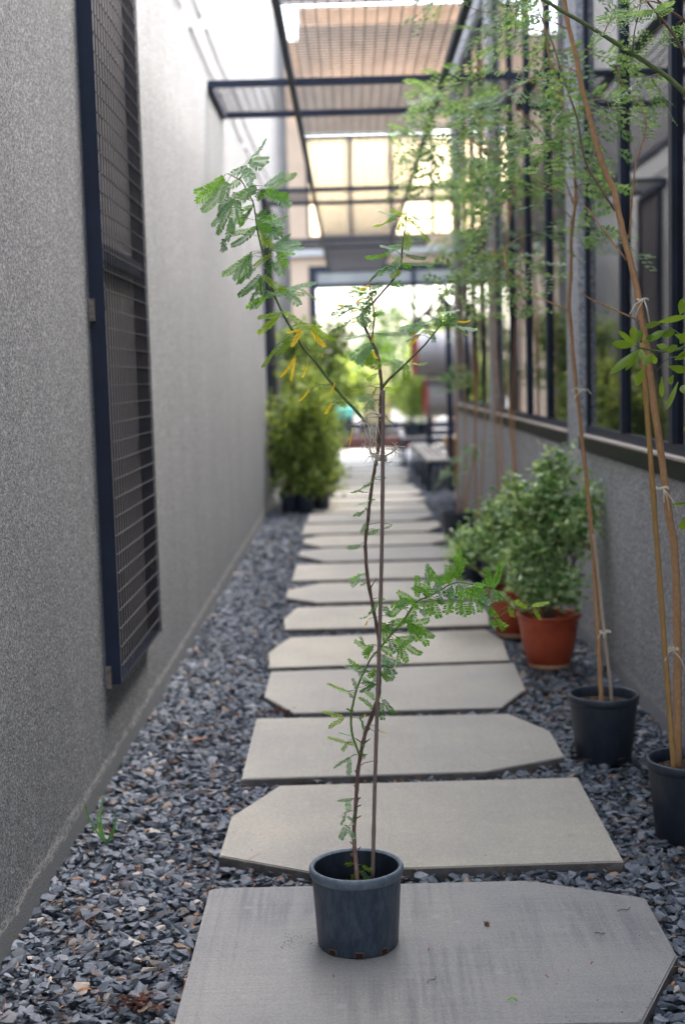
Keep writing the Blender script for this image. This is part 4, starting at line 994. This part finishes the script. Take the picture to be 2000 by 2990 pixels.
def blade(a, b, wd, m=0):
    ax = b-a; L = ax.length; tt = ax.normalized(); view = (a-EYE).normalized(); side = tt.cross(view).normalized(); nn = side.cross(tt)
    n = 9; vs = []; tilt = rr.uniform(-.5,.5); sd = (side*math.cos(tilt)+nn*math.sin(tilt))
    for i in range(n+1):
        u = i/n; hw = wd*.5*(math.sin(math.pi*min(1,u**1.45*.97+.03))**.75) if i < n else 0
        c = a+ax*u+nn*(-.10*L*math.sin(math.pi*u))
        vs += [c-sd*hw+nn*hw*.25, c, c+sd*hw+nn*hw*.25]
    fs = []
    for i in range(n): fs += [(i*3,i*3+1,i*3+4,i*3+3),(i*3+1,i*3+2,i*3+5,i*3+4)]
    g.add(vs, fs, m, True)
for x0,y0,x1,y1,wz in [(400,540,220,530,65),(400,540,270,430,42),(395,530,385,395,66),(430,520,440,420,50),(440,570,205,765,66),(440,570,325,735,44),(430,580,475,650,50),(460,530,620,430,60),(470,400,590,370,48),(560,370,790,320,50),(740,310,762,185,58),(520,610,465,695,64),(460,720,405,850,68),(600,480,700,430,56),(740,530,800,440,70),(690,770,655,835,55),(600,780,600,940,38),(725,820,640,1030,40),(750,850,790,910,56),(650,700,790,740,64),(540,470,480,500,50),(700,650,800,600,60),(560,540,640,560,50),(620,600,720,540,54),(660,1755,800,1738,26),(775,1850,758,1945,70),(800,1140,770,1190,40),(520,600,560,680,46),(700,460,800,500,60)]:
    blade(P(*zR(x0,y0),YR+rr.uniform(-.03,.04)), P(*zR(x1,y1),YR+rr.uniform(-.07,.05)), wz/2.604*YR/F)
g.build('foliage', M['broad'], t, o)
# ================================================================== FAR YARD
M['slat'] = plain('weathered bench slat', (.42,.38,.34), .8, 0, .2)
M['drum'] = plain('grey painted drum', (.40,.38,.38), .45, 0, .12, 3)
M['drum_red'] = plain('red drum end', (.45,.075,.045), .5, 0, .2)
def bench(label, x0, x1, y0, y1, h, n, legs, skew=0):
    t = thing('slatted_bench', label, 'bench', ((x0+x1)/2, y0, .0), 'slatted benches in the yard'); o = t.location
    g = MB(); g.box(x0, x1, y0, y0+.05, h-.07, h-.025); g.box(x0, x1, y1-.05, y1, h-.07, h-.025)
    g.box(x0, x0+.04, y0+.05, y1-.05, h-.07, h-.026); g.box(x1-.04, x1, y0+.05, y1-.05, h-.07, h-.026); g.build('frame', M['navy'], t, o)
    for yy in legs:
        for xx in (x0, x1-.045):
            g = MB(); g.box(xx, xx+.045, yy, yy+.045, 0, h-.071); g.build('leg', M['navy'], t, o)
    w_ = (x1-x0)/n
    for i in range(n):
        g = MB(); g.box(x0+w_*i+.012, x0+w_*(i+1)-.012, y0-.01, y1+.01, h-.024, h); g.build('slat', M['slat'], t, o)
bench('low slatted bench with pale boards and dark legs beside the far path', .95, 1.28, 16.9, 21.2, .43, 4, (16.95, 18.2, 19.6, 21.1))
bench('farther low bench carrying potted shrubs past the slatted one', .85, 1.35, 21.6, 23.6, .5, 4, (21.65, 23.5))
bench('higher slatted bench under the lower drum', 1.55, 2.05, 18.0, 21.0, .98, 3, (18.05, 20.9))
# drum rack
t = thing('drum_rack', 'dark steel rack of posts and shelves holding two drums', 'rack', (1.7, 17.6, 0)); o = t.location
for x, y in ((1.26,17.0),(2.5,17.0),(1.18,20.2),(2.5,20.2)):
    g = MB(); g.box(x-.035, x+.035, y-.035, y+.035, 0, 2.35 if y < 18 else 2.2); g.build('post', M['navy'], t, o)
for z in (.42, 1.50):
    g = MB(); g.box(1.295, 2.465, 16.98, 17.02, z-.05, z); g.box(1.215, 2.465, 20.18, 20.22, z-.05, z)
    for x in (1.45, 1.9, 2.35): g.box(x-.02, x+.02, 17.02, 20.18, z-.045, z-.005)
    g.build('shelf', M['navy'], t, o)
g = MB(); LP = lambda x, y: P(x, y, 17.2)
for a_, b_ in (((1205,952),(1292,858)),((1292,858),(1420,850)),((1205,952),(1420,945)),((1250,905),(1420,900)),((1222,935),(1250,950)),((1250,905),(1275,948)),((1275,948),(1290,862)),((1290,862),(1320,945)),((1320,945),(1345,856)),((1345,856),(1375,945)),((1240,918),(1300,940)),((1300,875),(1345,930))): g.tube([LP(*a_), LP(*b_)], .024, 6)
g.build('lattice', M['navy'], t, o)
def drum(label, c, r, L, yaw):
    t = thing('steel_drum', label, 'drum', c, 'drums on the rack'); t.rotation_euler = (0, R(90), R(yaw))
    g = MB(); h = L/2
    g.lathe([(r,-h+.03),(r,-h*.36),(r+.012,-h*.33),(r,-h*.30),(r,h*.30),(r+.012,h*.33),(r,h*.36),(r,h),(r-.02,h),(.001,h-.02)], (0,0,0), 40)
    g.build('barrel_side', M['drum'], t)
    g = MB(); g.lathe([(r,-h+.03),(r+.008,-h+.015),(r*.98,-h),(r*.94,-h-.002),(r*.92,-h+.02),(.001,-h+.02)], (0,0,0), 40)
    g.lathe([(.001,-h+.012),(.03,-h+.012),(.03,-h+.02)], (r*.5,0,0), 10); g.build('red_end', M['drum_red'], t)
drum('upper grey drum with a red end lying on the rack', P(1302,1030,18.4), .30, .9, 5)
drum('lower grey drum with a red end lying under the other', P(1332,1158,18.6), .26, .9, 5)
t = thing('storage_bin', 'mustard orange bin standing under the drum rack', 'bin', (1.42, 17.9, .0)); o = t.location
g = MB(); g.lathe([(.001,.0),(.13,.0),(.135,.02),(.17,.62),(.185,.63),(.185,.66),(.16,.66),(.12,.03)], t.location, 28); g.build('body', plain('mustard plastic', (.50,.24,.03), .5, 0, .15), t, o)
# shrubs on the farther bench
for i, (x, y, lab) in enumerate(((.98,22.0,'left potted shrub on the farther bench'),(1.2,22.2,'right potted shrub on the farther bench'),(1.05,23.2,'rear potted shrub on the farther bench'))):
    b = Vector((x,y,.50)); bush('potted_shrub', lab, b, (.13,.2,.82), [((x+jit(.1),y+jit(.1),.8+.75*u),.17,.17,.18,1) for u in (.1,.35,.6,.85)], 900, .05, 'bush2', 90+i, 7, 'potted shrubs on the farther bench')
# planter strip, teal tarpaulin bundle and trees beyond the facade
t = thing('brick_planter', 'low red-brown planter edge closing the end of the path', 'planter', (.0, 27.4, 0)); g = MB()
g.box(-.65, 1.2, 27.2, 27.6, .03, .26); g.build('kerb', plain('red brown brick', (.09,.035,.03), .9, 0, .3, 30), t, t.location, .02)
g = MB(); g.box(-.6, 1.15, 27.24, 27.56, .261, .28); g.build('soil', M['soil'], t, t.location)
t = thing('low_fence', 'dark navy board fence low behind the red planter edge', 'fence', (.6, 28.1, 0)); g = MB()
for z_ in (.06,.22,.38): g.box(-.62, 2.6, 28.08, 28.11, z_, z_+.13)
g.build('rail', M['navy'], t, t.location)
for x_ in (-.6,.9,2.5):
    g = MB(); g.box(x_, x_+.06, 28.111, 28.17, .036, .55); g.build('post', M['navy'], t, t.location)
t = thing('covered_crate', 'crate under a teal tarpaulin beyond the planter', 'crate', (-.25, 29, 0)); g = MB()
g.box(-.27, .05, 28.7, 29.0, .036, .62); g.build('crate_body', plain('dark crate', (.02,.035,.05), .7), t, t.location, .02)
g = MB(); g.box(-.29, .07, 28.68, 29.02, .621, .86); g.build('tarpaulin', plain('teal tarpaulin', (.10,.40,.34), .6, 0, .2), t, t.location, .04)
t = thing('cream_board', 'tall cream board standing in the yard beyond the opening', 'panel', (.62, 31, 0)); g = MB()
g.box(.35, .95, 31, 31.05, .036, 1.75); g.build('board', plain('cream board', (.55,.47,.30), .7, 0, .08), t, t.location)
def tree(label, x, y, h, r, n, lsz, lm, seed):
    rr = random.Random(seed); t = thing('yard_tree', label, 'tree', (x,y,0), 'trees beyond the end opening'); o = t.location
    tk = MB(); s = spline([(x,y,0),(x+.1,y,h*.3),(x-.05,y+.1,h*.6),(x,y,h*.85)],5); tk.tube(s, taper(len(s), .11, .03), 8)
    fo = MB()
    for k in range(11):
        a = rr.uniform(0,6.28); e = Vector((x+math.cos(a)*r*rr.uniform(.2,.8), y+math.sin(a)*r*rr.uniform(.2,.8), h*rr.uniform(.42,1)))
        q = at_path(s, rr.uniform(.4,.95)); b = spline([q, q.lerp(e,.5)+Vector((0,0,.15)), e],4); tk.tube(b, taper(len(b), .035,.01), 5)
        cr = r*rr.uniform(.28,.5)
        for i in range(n//11):
            v = Vector((rr.gauss(0,1),rr.gauss(0,1),rr.gauss(0,.8))); p = e+v*cr*.5
            d = Vector((rr.gauss(0,1),rr.gauss(0,1),rr.gauss(-.1,.7))).normalized(); sd = d.cross(Vector((rr.gauss(0,.5),rr.gauss(0,.5),1)))
            if sd.length > 1e-3: leaflet(fo, p, d, sd.normalized(), lsz*rr.uniform(.7,1.3), lsz*.5, 0, .2)
    tk.build('trunk', M['bark'], t, o); fo.build('crown', M[lm], t, o)
tree('small round green tree just beyond the opening, left of centre', -.5, 32.5, 2.2, .9, 2600, .13, 'yard', 1)
tree('dark low tree beyond the opening, in the middle', .75, 33.5, 2.0, .8, 2600, .13, 'yard', 2)
for i_, (x_, y_, h_, r_, m_, l_) in enumerate(((-1.3,29.6,2.3,.8,'bush3','dark leafy shrub just beyond the left jamb of the opening'),(-.1,30.4,1.9,.6,'bush2','lime leafy shrub beyond the planter, behind the teal bundle'),(1.7,30.0,2.0,.8,'bush2','lime shrub beyond the opening, left of the drum rack'),(.3,34.5,2.6,1.1,'bush3','broad green shrub far beyond the opening, centre'),(2.6,34,2.7,1.2,'bush3','broad green shrub far beyond the opening, behind the drums'))):
    tree(l_, x_, y_, h_, r_, 3400, .12, 'yard' if m_ == 'bush3' else m_, 20+i_)
tree('taller pale tree seen through the right half of the opening', 1.2, 43, 4.4, 1.8, 2200, .17, 'fog_tree', 3)
tree('wide pale tree at the far left beyond the opening', -1.6, 47, 3.4, 1.8, 2000, .17, 'fog_tree', 4)
tree('bright lime bush-like tree behind the drum rack', 2.8, 31, 2.6, 1.2, 1800, .13, 'bush2', 5)
tree('distant pale tree at the right beyond the opening', 4.6, 45, 4.8, 2.2, 2200, .18, 'fog_tree', 6)

# ================================================================== SMALL THINGS ON THE GROUND
t = thing('grass_weed', 'small strap-leaved weed sprouting from the slate by the left wall', 'weed', G(312,2462,gz)); o = t.location
g = MB(); rr = random.Random(3)
for x, y, x2, y2 in ((308,2460,248,2335),(310,2460,292,2360),(312,2460,338,2362),(309,2460,306,2310),(314,2460,330,2400)):
    a = P(x,y,o.y); b = P(x2,y2,o.y+.01); dd = (b-a); sd = Vector((1,.2,0)); nn = 7; vs = []
    for i in range(nn+1):
        u = i/nn; c = a+dd*u+Vector((-.015*math.sin(3.1*u) if x2 < x else .012*math.sin(3.1*u),0,.0)); hw = .0048*(1-u)**.5*min(1,.5+u*2)
        vs += [c-sd*hw, c+sd*hw]
    g.add(vs, [(i*2,i*2+1,i*2+3,i*2+2) for i in range(nn)], 0, True)
g.build('blades', M['lf_d'], t, o)
def litter(name, label, cat, px, py, z, kind, mt, size, rot):
    c = G(px, py, z); g = MB(); q = Matrix.Rotation(rot, 3, 'Z')
    def L(x,y,zz): return c+q@Vector((x,y,zz))
    if kind == 'twig':
        g.tube(spline([L(-size,0,.002),L(-size*.3,size*.18,.004),L(size*.4,-size*.05,.003),L(size,size*.35,.006)],4), .0012, 5)
    elif kind == 'cone':
        for k in range(16):
            a = k*2.4; rr_ = size*(.2+.8*(k/16)); g.add([L(0,0,.004),L(rr_*math.cos(a),rr_*.8*math.sin(a),.003+.004*(k%3)),L(rr_*math.cos(a+.5),rr_*.8*math.sin(a+.5),.008)],[(0,1,2)],0)
        g.lathe([(.001,.012),(size*.4,.008),(size*.6,.001)], c, 9)
    elif kind == 'leaf':
        n = 6; vs = []
        for i in range(n+1):
            u = i/n; hw = size*.32*math.sin(math.pi*min(1,u*.96+.04)); zz = .003+.006*math.sin(u*3)
            vs += [L(size*(2*u-1),-hw,zz+.003),L(size*(2*u-1),0,zz),L(size*(2*u-1),hw,zz+.004)]
        fs = []
        for i in range(n): fs += [(i*3,i*3+1,i*3+4,i*3+3),(i*3+1,i*3+2,i*3+5,i*3+4)]
        g.add(vs, fs, 0, True)
    elif kind == 'flower':
        g.tube([L(0,0,.002),L(size*.8,size*.3,.004)], .0009, 4)
        for k in range(5):
            a = k*1.256; g.add([L(size*.8,size*.3,.004),L(size*.8+size*.5*math.cos(a),size*.3+size*.5*math.sin(a),.006),L(size*.8+size*.5*math.cos(a+.7),size*.3+size*.5*math.sin(a+.7),.005)],[(0,1,2)],0)
    tag(g.build(name, M[mt], None, c), label, cat)
M['drybrown'] = plain('dry brown', (.13,.065,.035), .8, 0, .4, 60)
M['dryorange'] = plain('dry orange leaf', (.34,.14,.05), .8, 0, .4, 40)
M['pink'] = plain('faded pink petal', (.42,.07,.10), .7, 0, .2)
zz = ZS+.001
litter('seed_cone','squashed dark seed cone lying on the nearest slab','debris',1421,2703,zz,'cone','drybrown',.011,0)
litter('twig','short dark twig near the right corner of the nearest slab','debris',1750,2729,zz,'twig','drybrown',.013,-.5)
litter('twig','curled twig in front of the blue pot on the nearest slab','debris',1262,2865,zz,'twig','drybrown',.017,.7)
litter('twig','thin pale straw near the right edge of the nearest slab','debris',1822,2660,zz,'twig','drybrown',.02,.25)
litter('fallen_leaf','small green leaflet fallen on the nearest slab','leaf',1495,2928,zz,'leaf','lf_G',.011,-.2)
litter('fallen_flower','pink fallen flower right of the green leaflet','debris',1723,2817,zz,'flower','pink',.009,.3)
litter('fallen_flower','pink fallen flower above the green leaflet','debris',1602,2854,zz,'flower','pink',.008,2.6)
litter('fallen_flower','tiny reddish flower left of the blue pot','debris',828,2772,zz,'flower','pink',.007,2.2)
litter('fallen_flower','tiny reddish flower in front of the blue pot, to its left','debris',974,2856,zz,'flower','pink',.007,1.2)
litter('fallen_flower','reddish petal just right of the blue pot','debris',1248,2776,zz,'flower','pink',.008,.2)
for px, py, rot, sz, lab in ((1590,1985,.3,.02,'orange dry leaf on the slate beside the front terracotta pot'),(1600,2110,.9,.014,'orange dry leaf near the pointed slab end'),(580,2165,.4,.035,'long reddish dry leaf on the left slate strip'),(250,2900,.2,.02,'brown dry leaf on the slate at lower left'),(225,2575,.1,.018,'brown dry leaf on the slate below the weed')):
    litter('fallen_leaf', lab, 'leaf', px, py, .045, 'leaf', 'dryorange', sz, rot)
for px, py, n, sd, lab in ((400,2930,60,3,'clump of dark bark mulch on the slate at the slab corner'),(800,2080,34,4,'small patch of brown mulch beside the third slab end')):
    c = G(px,py,.03); g = MB(); rr = random.Random(sd)
    for k in range(n):
        p = c+Vector((rr.gauss(0,.035),rr.gauss(0,.02),rr.uniform(0,.014))); s = rr.uniform(.005,.013)
        v = [p+Vector((rr.uniform(-s,s),rr.uniform(-s,s)*.6,rr.uniform(-s,s)*.6)) for _ in range(5)]
        g.add(v,[(0,1,2),(0,2,3),(1,2,4),(2,3,4),(0,1,4),(0,3,4)],0)
    tag(g.build('bark_mulch', plain('red brown bark chips', (.10,.035,.02), .9, 0, .5, 50), None, c), lab, 'mulch', kind='stuff')
# soil spilled on the slab beside the pot
g = MB(); rr = random.Random(9); c = G(850,2745,zz)
for k in range(260):
    p = Vector((c.x+abs(rr.gauss(0,.06))-.02, c.y+rr.gauss(0,.022), zz-.0005)); s = rr.uniform(.0006,.0018)
    v = [p+Vector((rr.uniform(-s,s),rr.uniform(-s,s),rr.uniform(0,1.4)*s)) for _ in range(4)]
    g.add(v,[(0,1,2),(0,3,1),(1,3,2),(0,2,3)],0)
tag(g.build('spilled_soil', M['soil'], None, c), 'brown soil crumbs spilled left of the blue pot', 'soil', kind='stuff')

# dry needles and stalks scattered through the slate
g = MB(); rr = random.Random(12)
for k in range(800):
    y = 2.6+4.6*rr.random()**1.4; x = rr.uniform(XL+.03, XR-.03); an = rr.uniform(0,6.28); L_ = rr.uniform(.02,.075)
    if any(inpoly(np.array([x]), np.array([y]), p)[0] for p in SLABPOLY[:6]): continue
    a_ = Vector((x,y,.042)); d_ = Vector((math.cos(an),math.sin(an),rr.uniform(-.1,.15)))*L_
    if k % 4: g.tube([a_, a_+d_*.5+Vector((0,0,.004)), a_+d_], .0008, 4)
    else:
        d_ = d_.normalized()*rr.uniform(.006,.014); s_ = Vector((-d_.y,d_.x,0))*.45
        g.add([a_-d_, a_-s_+Vector((0,0,.004)), a_+d_, a_+s_], [(0,1,2,3)])
tag(g.build('dry_needles', M['dryorange'], None, (0,4,0)), 'thin dry orange needles and stalks scattered over the slate', 'needles', kind='stuff')

# grit and crumbs lying on the near slabs, thickest along their edges
g = MB(); rr = random.Random(15)
for i_ in range(5):
    p_ = SLABPOLY[i_]
    for k in range(150 if i_ < 2 else 70):
        j = rr.randrange(len(p_)); a_ = Vector((*p_[j],0)); b_ = Vector((*p_[(j+1)%len(p_)],0)); c_ = Vector((sum(q[0] for q in p_)/len(p_), sum(q[1] for q in p_)/len(p_), 0))
        q = a_.lerp(b_, rr.random()).lerp(c_, .012+.5*rr.random()**3); s = rr.uniform(.0008,.0026)
        q.z = ZS+(i_%3)*.001
        v = [q+Vector((rr.uniform(-s,s),rr.uniform(-s,s),rr.uniform(0,1.3)*s)) for _ in range(4)]
        g.add(v,[(0,1,2),(0,3,1),(1,3,2),(0,2,3)],0)
tag(g.build('slab_grit', M['drybrown'], None, (0,4,0)), 'brown grit and crumbs lying on the nearer slabs', 'grit', kind='stuff')
